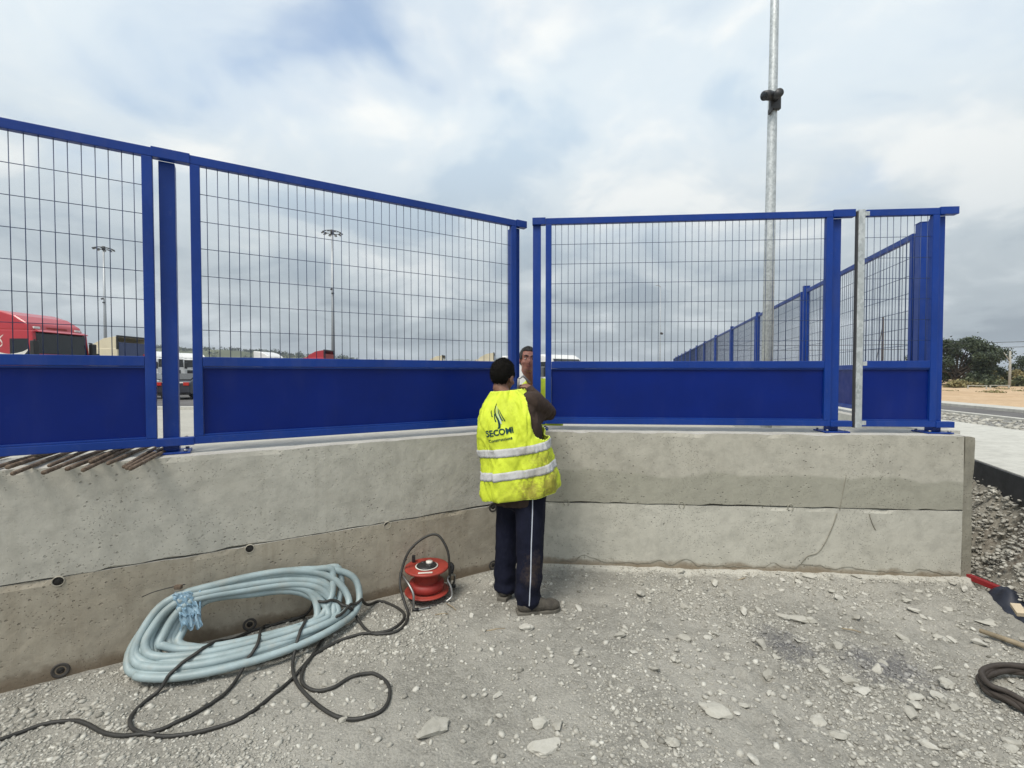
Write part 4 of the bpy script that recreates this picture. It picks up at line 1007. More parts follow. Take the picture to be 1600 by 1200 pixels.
for k, (x_, y_, a, L_) in enumerate([(1160, 905, 25, .11), (705, 948, -50, .12), (690, 960, 5, .09), (770, 985, 15, .16), (1330, 985, -30, .10)]):
    p = pix(x_, y_, .012); d_ = Vector((math.cos(R(a)), math.sin(R(a)), 0))
    tag(MB().tube([(p-d_*L_/2)[:], (p+d_*.02+Vector((0, 0, .006)))[:], (p+d_*L_/2)[:]], .004, 6).build('twig', 'old wood'), ['pale splinter of wood before the right wall', 'thin twig lying right of the red cable reel', 'crossing twig right of the red cable reel', 'long dry stem on the dust below the worker', 'short stick among stones before the right wall'][k], 'twig')

# ================================================================== POLES
cp_ = thing('camera_pole', (4.69, 8.5, .17), 0, 'tall galvanised pole with a dark camera behind the right panel', 'pole')
cp_.rotation_euler = (0, R(.45), 0)
MB().tube([(0, 0, 0), (0, 0, .02)], .22, 16).build('base_plate', 'galvanised', cp_)
MB().tube([(0, 0, .02), (0, 0, 4), (0, 0, 8), (0, 0, 11)], [.098, .088, .070, .058], 20).build('shaft', 'galvanised', cp_)
cm = MB().box(-.10, .085, -.13, -.055, 6.22, 6.46, bev=.012).build('camera_bracket', 'dark steel', cp_)
MB().tube([(-.03, -.14, 6.42), (-.05, -.30, 6.40)], .075, 16).build('camera_body', 'dark steel', cp_)
MB().tube([(-.27, -.22, 6.390), (-.19, -.18, 6.425), (-.03, -.11, 6.445)], [.080, .084, .075], 18).build('camera_housing', 'dark steel', cp_)
MB().tube([(-.280, -.226, 6.384), (-.270, -.220, 6.390)], [.060, .062], 18).build('lens', 'car glass', cp_)
MB().box(.05, .085, -.10, .10, 6.25, 6.43, bev=.01).build('clamp', 'dark steel', cp_)
for z_ in (6.280, 6.440): MB().tube([(.08, -.02, z_), (.11, -.02, z_)], .012, 8).build('bolt', 'dark steel', cp_)
MB().box(-.10, -.07, -.14, -.03, 6.160, 6.240, bev=.006).build('camera_bracket', 'dark steel', cp_)

def mast(x, Y, top, label, n=10, cam_z=None):
    t_ = thing('light_mast', ((x-800)/720*Y, Y, .19), 0, label, 'light mast')
    MB().tube([(0, 0, 0), (0, 0, top*.5), (0, 0, top)], [.30, .22, .13], 14).build('shaft', 'grey mast', t_)
    mb = MB(); ring = [(1.15*math.cos(a), 1.15*math.sin(a), top-.1) for a in np.linspace(0, 2*math.pi, 25)]; mb.tube(ring, .05, 6, False)
    for a in np.linspace(0, 2*math.pi, 5)[:-1]: mb.tube([(0, 0, top-.02), (1.15*math.cos(a), 1.15*math.sin(a), top-.1)], .04, 6)
    mb.tube([(0, 0, top-.4), (0, 0, top+.25)], .26, 12); mb.build('crown_ring', 'dark steel', t_)
    for k in range(n):
        a = 2*math.pi*k/n+.3; c = Vector((1.35*math.cos(a), 1.35*math.sin(a), top-.22))
        q = MB().box(-.24, .24, -.17, .17, -.07, .07, bev=.03).build('floodlight', 'dark steel', t_); q.location = c; q.rotation_euler = (0, R(25), a)
        f_ = MB().box(-.20, .20, -.14, .14, -.078, -.072).build('lens', 'lamp clear', q)
    MB().tube([(0, -.3, top*.62), (0, -.62, top*.615)], .14, 10).build('camera', 'dark steel', t_)
    MB().box(-.05, .35, -.4, -.3, top*.585, top*.595).build('camera_arm', 'dark steel', t_)
    return t_
mast(166, 82, 23.6, 'tall floodlight mast behind the cream truck at left')
mast(521, 72, 23.4, 'tall floodlight mast rising behind the wide left panel')
t_ = thing('street_lamp', ((1031-800)/720*70, 70, .19), 0, 'thin distant lamp pole seen through the wide right panel', 'street lamp')
MB().tube([(0, 0, 0), (0, 0, 14.6)], [.06, .04], 8).build('shaft', 'grey mast', t_); MB().tube([(0, 0, 14.5), (-.4, -.2, 14.7), (-.8, -.3, 14.7)], [.04, .05, .06], 8).build('lamp_arm', 'grey mast', t_)
MB().tube([(.1, -.1, 7.5), (.1, -.5, 7.4)], .18, 8).build('camera', 'dark steel', t_)
t_ = thing('street_lamp', (48/720*45*4.95, 74, .3), 0, 'thin dark pole with a stay seen inside the narrow right panel', 'street lamp')
t_.location = ((1378-800)/720*40, 40, .3)
MB().tube([(0, 0, 0), (0, 0, 6.2)], [.10, .07], 8).build('shaft', 'bark', t_); MB().tube([(0, 0, 5.6), (-.9, 0, 0)], .03, 6).build('stay', 'dark steel', t_)

# ================================================================== VEHICLES
def wheel(parent, x, y, r, w, nm='wheel'):
    t_ = MB().tube([(x, y-w/2, r), (x, y-w/2+.03, r), (x, y+w/2-.03, r), (x, y+w/2, r)], [r*.93, r, r, r*.93], 22).build(nm, 'tyre', parent)
    s = 1 if y > 0 else -1
    MB().tube([(x, y+s*(w/2-.01), r), (x, y+s*(w/2+.012), r)], [r*.6, r*.52], 16).build('rim', 'rim', t_)
def truck(loc, rz, label, body='truck red', back=None, hollow=False, swirl=False, h=3.85):
    """cab-over tractor, x forward, origin on the ground under the front"""
    t_ = thing('tractor_truck', loc, rz, label, 'truck')
    k = h/3.85
    prof = [(0, .50), (.03, 1.05), (.0, 2.0), (-.115, 2.98), (-.18, 3.04), (-2.2, 3.06), (-2.2, 1.0), (-1.35, 1.0), (-1.30, .75), (-.95, .55), (-.4, .5)]
    MB().prism([(x, z*k) for x, z in prof], -1.25, 1.25).build('cab_body', body, t_, .07, 3)
    bk = back or body
    if hollow:
        mb = MB()
        for s in (-1, 1): mb.prism([(-.28, 3.03*k), (-.55, 3.30*k), (-1.3, 3.70*k), (-2.15, 3.84*k), (-2.15, 3.03*k)], s*1.20-.03, s*1.20+.03)
        mb.prism([(-.28, 3.03*k), (-.55, 3.30*k), (-1.3, 3.70*k), (-2.15, 3.84*k), (-2.15, 3.78*k), (-1.3, 3.64*k), (-.55, 3.24*k), (-.34, 3.03*k)], -1.17, 1.17)
        mb.build('roof_deflector', body, t_, .012)
        mb = MB(); mb.box(-2.21, -2.13, -1.25, 1.25, 3.80*k, 3.90*k); mb.box(-2.21, -2.13, -1.27, -1.17, 3.0*k, 3.80*k); mb.box(-2.21, -2.13, 1.17, 1.27, 3.0*k, 3.80*k); mb.build('deflector_edge', 'black plastic', t_)
        MB().box(-2.23, -2.203, -1.16, 1.16, 1.15*k, 3.46*k, bev=.01).build('back_panel', bk, t_)
        MB().box(-2.26, -2.232, -1.12, -.75, 2.2*k, 2.75*k, bev=.01).build('side_marker', 'lamp red', t_)
    else:
        MB().prism([(-.22, 3.02*k), (-.36, 3.30*k), (-.9, 3.62*k), (-1.5, 3.80*k), (-2.2, 3.85*k), (-2.2, 3.02*k)], -1.2, 1.2).build('roof_deflector', body, t_, .10, 3)
    # windscreen, visor, side glass
    mb = MB(); mb.add([(.012, -1.14, 2.12*k), (.012, 1.14, 2.12*k), (-.098, 1.10, 2.98*k), (-.098, -1.10, 2.98*k), (-.02, -1.14, 2.12*k), (-.02, 1.14, 2.12*k), (-.13, 1.10, 2.98*k), (-.13, -1.10, 2.98*k)], [(0, 1, 2, 3), (7, 6, 5, 4), (0, 4, 5, 1), (1, 5, 6, 2), (2, 6, 7, 3), (3, 7, 4, 0)])
    ws = mb.build('windscreen', 'car glass', t_, .02)
    for y_ in (-.5, .3): MB().tube([(.045, y_, 1.98*k), (.02, y_+.5, 2.12*k)], .012, 6).build('wiper', 'black plastic', ws)
    MB().prism([(-.11, 3.00*k), (.06, 2.96*k), (.07, 2.99*k), (-.12, 3.07*k)], -1.12, 1.12).build('sun_visor', body, t_, .012)
    for s in (-1, 1):
        mb = MB(); y_ = s*1.253
        mb.add([(-.18, y_, 1.95*k), (-1.05, y_, 1.95*k), (-1.05, y_, 2.70*k), (-.28, y_, 2.70*k)]+[(-.18, y_-s*.02, 1.95*k), (-1.05, y_-s*.02, 1.95*k), (-1.05, y_-s*.02, 2.70*k), (-.28, y_-s*.02, 2.70*k)], [(0, 1, 2, 3), (7, 6, 5, 4), (0, 4, 5, 1), (1, 5, 6, 2), (2, 6, 7, 3), (3, 7, 4, 0)])
        mb.build('side_window', 'car glass', t_)
        mi = MB().box(-.02, .16, s*1.33-.12, s*1.33+.12, 1.95*k, 2.62*k, bev=.04).build('mirror', 'black plastic', t_)
        MB().tube([(-.02, s*1.22, 2.66*k), (.06, s*1.33, 2.64*k)], .03, 6).build('mirror_arm', 'black plastic', mi)
        MB().box(.0, .05, s*.98-.20, s*.98+.20, .72*k, .98*k, bev=.03).build('headlight', 'lamp clear', t_)
        MB().box(-.30, -.22, s*.92-.13, s*.92+.13, 3.10*k, 3.19*k, bev=.02).build('marker_light', 'lamp clear', t_) if not hollow else None
        wheel(t_, -1.35*0-.85*1-.5, s*1.05, .5, .32); wheel(t_, -4.9, s*1.0, .5, .5)
        MB().box(-4.0, -2.4, s*.95-.28, s*.95+.28, .5, 1.05, bev=.06).build('fuel_tank', 'rim', t_)
    if not hollow:
        MB().box(-.33, -.27, -.45, .45, 3.10*k, 3.20*k, bev=.01).build('roof_plate', 'reel dark red' if body == 'truck red' else 'plate', t_)
    MB().box(.012, .045, -.85, .85, 1.1*k, 1.80*k, bev=.02).build('grille', 'black plastic', t_)
    MB().box(-.15, .07, -1.22, 1.22, .36, .70, bev=.05).build('bumper', body, t_)
    MB().box(-5.9, -.6, -.42, .42, .62, .95, bev=.02).build('chassis', 'dark steel', t_)
    if swirl:
        for n_, (P_, w_) in enumerate([([(-.25, 2.30), (-.55, 2.10), (-1.1, 2.02), (-1.7, 2.20)], .10), ([(-1.55, 2.95), (-1.75, 2.75), (-1.6, 2.6), (-1.75, 2.4)], .05), ([(-1.3, 2.85), (-1.45, 2.7), (-1.35, 2.5), (-1.5, 2.35)], .05), ([(-1.85, 3.2), (-2.0, 3.0), (-1.9, 2.8)], .045)]):
            sp_ = spline([(x, 0, z*k) for x, z in P_], 6); V = []; F = []
            for i, p in enumerate(sp_):
                a = w_*math.sin(math.pi*(i+.6)/(len(sp_)+.4)); V += [(p.x, -1.256, p.z-a), (p.x, -1.256, p.z+a)]
            F = [(2*i, 2*i+2, 2*i+3, 2*i+1) for i in range(len(sp_)-1)]
            MB().add(V, F).build('painted_swirl', 'white plastic', t_)
    return t_
def at(px, Y, z=.19): return ((px-800)/720*Y, Y, z)
truck((-19.95, 20.55, .19), 0, 'red truck cab with a dark windscreen at the left edge', 'truck red', swirl=True, h=4.15)
truck((-25.35-2.2, 30.9, .19), math.pi, 'cream truck cab seen from behind with a dark blue back wall', 'truck cream', 'truck blue', hollow=True)
truck((-19.3-2.25, 47.6+1.2, .19), math.pi, 'distant red truck cab seen through the wide left panel', 'truck red', 'reel dark red', hollow=True)
truck((at(772, 54)[0]-2.2, 55, .19), math.pi, 'distant cream truck cab just left of the worker\'s head', 'truck cream', 'truck blue', hollow=True)
truck((at(692, 62)[0]-2.2, 63, .19), math.pi, 'farthest cream truck roof, midway along the wide left panel', 'truck cream', hollow=True)
truck((at(436, 51)[0], 51, .19), R(-10), 'distant white truck cab left of the distant red one', 'truck white')
truck((at(268, 50)[0], 50, .19), R(-38), 'white truck cab seen in the left slot beside the gap post', 'truck white')
truck((at(306, 54)[0], 54, .19), R(-38), 'white truck cab seen in the right slot beside the gap post', 'truck white')
def car(loc, rz, label, paint, van=False):
    t_ = thing('parked_van' if van else 'parked_car', loc, rz, label, 'van' if van else 'car')
    if van:
        low = [(2.4, .35), (2.45, .75), (2.30, 1.05), (1.55, 1.25), (.85, 2.10), (.55, 2.28), (-2.55, 2.30), (-2.6, .9), (-2.58, .38)]
        MB().prism(low, -.98, .98).build('body', paint, t_, .10, 3)
        mb = MB(); mb.add([(1.57, -.86, 1.31), (1.57, .86, 1.31), (.93, .80, 2.08), (.93, -.80, 2.08)], [(0, 1, 2, 3)]); mb.build('windscreen', 'car glass', t_)
        for s in (-1, 1):
            mb = MB(); mb.add([(1.25, s*.985, 1.3), (.2, s*.985, 1.3), (.2, s*.985, 1.95), (.82, s*.985, 1.95)], [(0, 1, 2, 3)]); mb.build('side_window', 'car glass', t_)
            MB().box(1.1, 1.25, s*1.08-.1, s*1.08+.1, 1.3, 1.6, bev=.03).build('mirror', 'black plastic', t_)
            MB().box(2.28, 2.43, s*.78-.15, s*.78+.15, .75, .98, bev=.03).build('headlight', 'lamp clear', t_)
    else:
        low = [(2.1, .32), (2.15, .60), (2.02, .82), (1.0, .95), (.25, 1.40), (-.95, 1.45), (-1.85, 1.05), (-2.12, .95), (-2.15, .40), (-2.05, .30)]
        MB().prism(low, -.86, .86).build('body', paint, t_, .11, 3)
        for P_, nm in (([(1.0, .76, .985), (1.0, -.76, .985), (.30, -.66, 1.40), (.30, .66, 1.40)], 'windscreen'), ([(-1.02, .66, 1.43), (-1.02, -.66, 1.43), (-1.80, -.74, 1.10), (-1.80, .74, 1.10)], 'rear_window')):
            MB().add([(x, y, z+.018) for x, y, z in P_], [(0, 1, 2, 3)]).build(nm, 'car glass', t_)
        for s in (-1, 1):
            MB().add([(.85, s*.868, .98), (-1.5, s*.868, .98), (-.9, s*.868, 1.36), (.25, s*.868, 1.34)], [(0, 1, 2, 3)]).build('side_window', 'car glass', t_)
            MB().box(2.03, 2.14, s*.62-.17, s*.62+.17, .62, .78, bev=.03).build('headlight', 'lamp clear', t_)
            MB().box(-2.17, -2.05, s*.68-.14, s*.68+.14, .78, .96, bev=.02).build('tail_light', 'lamp red', t_)
            MB().box(.62, .80, s*.96-.09, s*.96+.09, .95, 1.08, bev=.03).build('mirror', paint, t_)
        MB().box(-2.19, -2.165, -.26, .26, .62, .74, bev=.005).build('number_plate', 'plate', t_)
    for x_ in (1.35, -1.35) if not van else (1.6, -1.7):
        for s in (-1, 1): wheel(t_, x_, s*(.78 if not van else .9), .31 if not van else .34, .2)
    return t_
car(at(206, 26.5), R(188), 'silver car parked in the left slot beside the gap post', 'car silver')
car(at(303, 27.0), R(98), 'dark car parked in the right slot beside the gap post', 'car dark')
car(at(238, 33.5), R(182), 'second silver car half hidden behind the gap post', 'car silver')
car(at(862, 21, .19), R(-52), 'white van behind the fence just right of the corner gap', 'truck white', van=True)

# ================================================================== TREES AND FAR SIDE
tr = [tree('broad_tree', (41.0, 42.5, .2), 4.7, 7.0, 'big dark round tree right of the corner post', n=34000, leaf=.085, seed=4, clumps=60, base=.06, trunk=.4),
      tree('broad_tree', (52.5, 46.0, .2), 3.0, 6.0, 'lower dark tree at the right edge of the photo', n=15000, leaf=.09, seed=9, clumps=36, base=.08, mat='leaf dark'),
      tree('broad_tree', (36.2, 41.0, .2), 3.0, 4.2, 'dark tree half hidden behind the corner post', n=12000, leaf=.09, seed=14, clumps=30, base=.06)]
for k, (x_, y_, h_) in enumerate([(48.2, 46.5, 4.2), (46.9, 46.8, 4.5), (49.8, 47.5, 4.0)]):
    tree('cypress_tree', (x_, y_, .2), h_, 1.1, ['thin dark tree top between the two broad trees', 'thin dark spire rising behind the big round tree', 'rightmost thin dark spire before the tree at the edge'][k], n=1800, leaf=.13, seed=30+k, clumps=14, base=.3, trunk=.16)
for k, (x_, y_, w_, h_, mt) in enumerate([(40.6, 38.0, 3.2, 1.0, 'leaf olive'), (43.5, 40.5, 3.6, 1.7, 'leaf dry'), (46.5, 41.5, 3.4, 1.6, 'leaf dry'), (36.0, 36.0, 3.0, .9, 'leaf olive'), (49.0, 42.5, 3.0, 1.4, 'leaf olive'), (34.2, 35.0, 2.0, .7, 'leaf dry')]):
    b_ = thing('bush', (x_, y_, .35), 0, ['low olive bush at the foot of the big round tree', 'dry yellow weeds right of the pale wooden post', 'dry yellow weeds below the cypress tops', 'low olive bush just right of the corner post', 'olive bush before the tree at the right edge', 'small yellow weeds against the corner post'][k], 'bush')
    r_ = np.random.default_rng(60+k); cs = [(w_*(r_.random()-.5), .8*(r_.random()-.5), h_*r_.random()*.8) for _ in range(16)]
    mb = MB()
    for c_ in cs: mb.tube([(c_[0]*.8, c_[1]*.8, -.2), c_], [.02, .008], 4)
    mb.build('stems', 'bark', b_); leaves('foliage', cs, [.34]*16, 3000, .10, mt, b_, 70+k)
t_ = thing('wooden_post', (39.3, 36.4, .3), 0, 'pale bare wooden post before the big round tree', 'post'); MB().tube([(0, 0, -.2), (.02, 0, 1.6), (0, 0, 3.1)], [.09, .08, .06], 8).build('shaft', 'pale wood post', t_); MB().tube([(-.02, 0, 2.3), (-.5, 0, 3.0)], [.04, .02], 6).build('branch', 'pale wood post', t_)
for k, (px, Y) in enumerate([(1527, 32.0), (1562, 32.5)]):
    X = (px-800)/720*Y; f_ = thing('low_barrier', (X, Y, .42), R(-20), ['low pale barrier frame left of the wooden post', 'low pale barrier frame right of the wooden post'][k], 'barrier')
    for x_ in (-.5, .5): MB().box(x_-.03, x_+.03, -.03, .03, -.15, .34).build('leg', 'white rail', f_)
    MB().box(-.55, .55, -.035, .035, .34, .385).build('rail', 'white rail', f_)
# weeds on the sand
b_ = leaves('field_weeds', [(24+20*rng.random(), 20+13*rng.random(), .62) for _ in range(40)], [.5]*40, 3500, .05, 'leaf dry', None, 91, .12)
tag(b_, 'thin dry weeds scattered over the sandy field', 'weeds', kind='stuff')
# overhead lines
for k, (z_, lb) in enumerate([(3.9, 'upper overhead wire crossing the sky right of the corner post'), (3.45, 'lower overhead wire crossing the sky right of the corner post')]):
    pts_ = [Vector((20+t_*60, 46-t_*14, z_+(t_-.4)**2*3.2+t_*1.2)) for t_ in np.linspace(0, 1, 24)]
    tag(MB().tube(pts_, .022, 5).build('overhead_wire', 'cable rubber'), lb, 'wire')
# woods on the hill
sel = rng.integers(0, len(HV), 700); P_ = HV[sel]; P_ = P_[P_[:, 2] > 1.5]
hw = leaves('hill_wood', [(p[0]+rng.normal(0, 3), p[1], p[2]+1.2) for p in P_], 1.6+2.2*rng.random(len(P_)), 26000, .75, 'leaf hill', None, 44, .8)
tag(hw, 'scrubby green woodland covering the distant hill', 'woodland', kind='stuff')
for k, (x_, h_) in enumerate([(-307, 7), (-301, 6), (-283, 5.5), (-276, 6), (-216, 7), (-205, 5), (-222, 5.5), (-318, 5)]):
    tree('hilltop_tree', (x_, 430, np.interp(x_, [-400, -316, -240, -180], [17, 20, 18.5, 14])-1), h_, h_*.95, 'small dark tree on the distant hill crest, '+['fifth', 'fourth', 'second', 'third', 'sixth', 'eighth', 'seventh', 'first'][k]+' of its row', mat='leaf hill', n=500, leaf=.6, seed=200+k, group='trees on the hill crest', trunk=.6, clumps=9, base=.4)

# ================================================================== PEOPLE
def head(mb, c, rot, s=1.0):
    c = Vector(c); Rm = rot.to_matrix(); L = lambda x, y, z: c+Rm @ Vector((x*s, y*s, z*s))
    ellipsoid(mb, L(0, -.012, .028), (.076*s, .096*s, .092*s), rot); ellipsoid(mb, L(0, .022, -.025), (.064*s, .072*s, .088*s), rot); ellipsoid(mb, L(0, .04, -.078), (.044*s, .046*s, .034*s), rot)
    ellipsoid(mb, L(0, .092, -.022), (.013*s, .018*s, .024*s), rot); ellipsoid(mb, L(0, .082, .012), (.011*s, .016*s, .028*s), rot)          # nose
    ellipsoid(mb, L(0, .072, .032), (.056*s, .022*s, .011*s), rot)                                                                          # brow
    for k in (-1, 1):
        ellipsoid(mb, L(k*.079, -.008, -.012), (.010*s, .022*s, .032*s), rot); ellipsoid(mb, L(k*.043, .058, -.03), (.022*s, .022*s, .022*s), rot)
    ellipsoid(mb, L(0, .078, -.058), (.024*s, .012*s, .007*s), rot); ellipsoid(mb, L(0, .076, -.071), (.021*s, .012*s, .007*s), rot)        # lips
    return L
def hair(L, rot, name, mat, parent, low=-.06, s=1.0):
    V = []; F = []; sg, rg = 40, 26; keep = []
    for i in range(rg+1):
        ph = math.pi*i/rg
        for k in range(sg):
            th = 2*math.pi*k/sg; x, y, z = .0825*math.sin(ph)*math.cos(th), -.012+.103*math.sin(ph)*math.sin(th), .026+.103*math.cos(ph)
            z2 = z; f_ = .004*math.sin(9*th+5*ph)+.0035*math.sin(17*th-11*ph)*math.sin(13*ph)+.002*random.random(); q = L(x*(1+f_*8), y*(1+f_*8), z+f_)
            V.append(q[:]); keep.append(not ((y > .05 and z < .078+.006*math.sin(th*19)) or (y > .0 and z < .0) or z < low or (y > -.03 and z < -.012)))
    for i in range(rg):
        for k in range(sg):
            f = (i*sg+k, (i+1)*sg+k, (i+1)*sg+(k+1) % sg, i*sg+(k+1) % sg)
            if all(keep[j] for j in f): F.append(f)
    o = MB().add(V, F, True).build(name, mat, parent)
    m = o.modifiers.new('thick', 'SOLIDIFY'); m.thickness = .007; m.offset = -1
    r_ = np.random.default_rng(5); cen = L(0, -.012, .01); T = []; TF = []          # short cropped strands
    for k in range(5200):
        f = F[r_.integers(len(F))]; w = r_.dirichlet((1, 1, 1, 1)); p = sum((Vector(V[j])*float(w[q]) for q, j in enumerate(f)), Vector()); n = (p-cen).normalized()
        d = (n+Vector(r_.normal(size=3))*.55).normalized(); sd_ = d.cross(Vector(r_.normal(size=3))).normalized()*.0011; ln = .006+.007*r_.random()
        T += [(p-sd_-n*.002)[:], (p+sd_-n*.002)[:], (p+d*ln)[:]]; TF.append((3*k, 3*k+1, 3*k+2))
    st_ = MB().add(T, TF).build('hair_strands', mat, o); st_['kind'] = 'stuff'
    return o
def hand(mb, wrist, fd, up, side, curl=.6, s=1.0):
    """palm and five fingers; fd finger direction, up = back of the hand, side = +1 right hand"""
    w = Vector(wrist); fd = Vector(fd).normalized(); up = (Vector(up)-fd*Vector(up).dot(fd)).normalized(); lat = fd.cross(up)*side     # lat points to the little finger
    q = Matrix((lat, fd, up)).transposed().to_quaternion().to_euler()
    ellipsoid(mb, w+fd*.048*s, (.041*s, .056*s, .016*s), q); limb(mb, [w-fd*.03*s, w+fd*.03*s], [(.027*s, .02*s), (.034*s, .017*s)], 12)
    for k, (ln, of) in enumerate([(.070, -.030), (.078, -.010), (.073, .010), (.058, .029)]):
        b = w+fd*(.092-.004*abs(k-1))*s+lat*of*s; p = [b-fd*.03*s]; d = fd.copy(); a = 0
        for seg_, fr in enumerate((.45, .32, .25)):
            a += curl*(.5+.35*seg_); dd = fd*math.cos(a)-up*math.sin(a); p.append(p[-1]+dd*(ln*fr+(.03 if seg_ == 0 else 0))*s)
        limb(mb, p, [.0095*s, .0090*s, .0082*s, .0072*s], 10)
    t0 = w+fd*.022*s-lat*.026*s
    limb(mb, [t0, t0-lat*.026*s+fd*.022*s-up*.010*s, t0-lat*.024*s+fd*.052*s-up*.024*s, t0-lat*.010*s+fd*.070*s-up*.030*s], [.012*s, .0112*s, .0100*s, .0082*s], 10)
class Ringed:
    """torso-following garment surface: rings of (z, cx, cy, half width, half depth, tilt)"""
    def __init__(s, rings, yaw, seed=0, fold=.010):
        A = np.array(rings); zz = np.linspace(A[0, 0], A[-1, 0], 120); T = [np.interp(zz, A[:, 0], A[:, j]) for j in range(1, 6)]
        ker = np.ones(13)/13; s.zz = zz; s.T = [np.convolve(np.pad(t_, 6, 'edge'), ker, 'valid') for t_ in T]
        s.f = np.array([math.sin(yaw), math.cos(yaw)]); s.r = np.array([math.cos(yaw), -math.sin(yaw)]); s.seed = seed; s.fold = fold
    def __call__(s, th, z, off=0.0):
        th = np.asarray(th, float); z = np.asarray(z, float); cx, cy, a, b, tl = [np.interp(z, s.zz, t_) for t_ in s.T]
        c_, s_ = np.cos(th), np.sin(th); e = 2/2.6
        X = np.sign(c_)*np.abs(c_)**e; Y = np.sign(s_)*np.abs(s_)**e
        p = np.stack([c_*1.3+s.seed, s_*1.3+z*1.2, z*4.5-c_*2.0], -1)
        fd = s.fold*(fbm(p*1.7, 3)+.9*np.sin(10*z+5.2*th+2.0*vnoise(p*1.1))*.35*np.clip((1.5-z)*3, 0, 1))
        rd = np.stack([(c_*.9+z*1.5)*2.6+s.seed, (c_*-1.0+z*.7)*1.1, s_*1.2], -1); fd = fd+s.fold*.62*(np.clip(1-np.abs(vnoise(rd*1.5))*3.4, 0, 1)**1.8+.35*np.clip(1-np.abs(vnoise(rd*3.2+5))*3.0, 0, 1)**1.6)
        low = np.clip((1.05-z)*4, 0, 1); fd = fd+s.fold*.8*low*np.sin(7*th+3*vnoise(p))
        a = a+fd+off; b = b+fd+off
        x = cx+s.r[0]*a*X+s.f[0]*b*Y; y = cy+s.r[1]*a*X+s.f[1]*b*Y
        return np.stack([x, y, z+tl*(x-cx)], -1)
def vest(surf, z0, z1, holes, name, parent, nth=190, nz=100):
    th = np.linspace(-math.pi, math.pi, nth, endpoint=False); zs = np.linspace(z0, z1, nz)
    TH, ZZ = np.meshgrid(th, zs, indexing='ij'); P = surf(TH, ZZ).reshape(-1, 3); F = []
    def cut(t_, z_):
        for (tc, tw, zc_, zw) in holes:
            d = (t_-tc+math.pi) % (2*math.pi)-math.pi
            if abs(d/tw)**3+abs((z_-zc_)/zw)**3 < 1: return True
        return False
    for i in range(nth):
        for k in range(nz-1):
            if cut(th[i]+math.pi/nth, (zs[k]+zs[k+1])/2): continue
            j = (i+1) % nth; F.append((i*nz+k, j*nz+k, j*nz+k+1, i*nz+k+1))
    me = mesh_np(name, P, F, True); bm = bmesh.new(); bm.from_mesh(me); bmesh.ops.delete(bm, geom=[v for v in bm.verts if not v.link_faces], context='VERTS')
    bmesh.ops.smooth_vert(bm, verts=[v for v in bm.verts if v.is_boundary], factor=.5, use_axis_x=True, use_axis_y=True, use_axis_z=True)
    bm.to_mesh(me); bm.free()
    o = link(name, me, 'vest yellow', parent); m = o.modifiers.new('thick', 'SOLIDIFY'); m.thickness = .004; m.offset = 1
    return o, me
def band(surf, zc_, w, name, mat, parent, off=.006, gap=None):
    th = np.linspace(-math.pi, math.pi, 160); V = []; F = []
    for k, dz in enumerate((-w/2, -w/4, 0, w/4, w/2)): V.append(surf(th, np.full_like(th, zc_+dz), off))
    V = np.stack(V, 1).reshape(-1, 3); F = [(i*5+k, (i+1)*5+k, (i+1)*5+k+1, i*5+k+1) for i in range(159) for k in range(4) if gap is None or not gap(th[i])]
    o = link(name, mesh_np(name, V, F, True), mat, parent); m = o.modifiers.new('thick', 'SOLIDIFY'); m.thickness = .0025; m.offset = 1; return o
def hems(me, name, mat, parent, r=.0045):
    """binding along the open edges of a garment"""
    bm = bmesh.new(); bm.from_mesh(me); be = [e for e in bm.edges if e.is_boundary]; adj = {}
    for e in be:
        for v in e.verts: adj.setdefault(v.index, []).append(e.other_vert(v).index)
    seen = set(); mb = MB(); co = {v.index: v.co.copy() for v in bm.verts}
    for s0 in adj:
        if s0 in seen: continue
        loop = [s0]; seen.add(s0); cur = s0
        while True:
            nx = [n for n in adj[cur] if n not in seen]
            if not nx: break
            cur = nx[0]; seen.add(cur); loop.append(cur)
        if len(loop) > 8: mb.tube([co[i][:] for i in loop]+[co[loop[0]][:]], r, 6, False)
    bm.free(); return mb.build(name, mat, parent)
def torso(mb, surf, zs, off):
    th = np.linspace(-math.pi, math.pi, 40, endpoint=False); n_ = 40; V = []
    for z in zs: V += surf(th, np.full_like(th, z), off).tolist()
    F = [(i*n_+k, i*n_+(k+1) % n_, (i+1)*n_+(k+1) % n_, (i+1)*n_+k) for i in range(len(zs)-1) for k in range(n_)]
    F += [tuple(range(n_-1, -1, -1)), tuple(range((len(zs)-1)*n_, len(zs)*n_))]; mb.add(V, F, True)
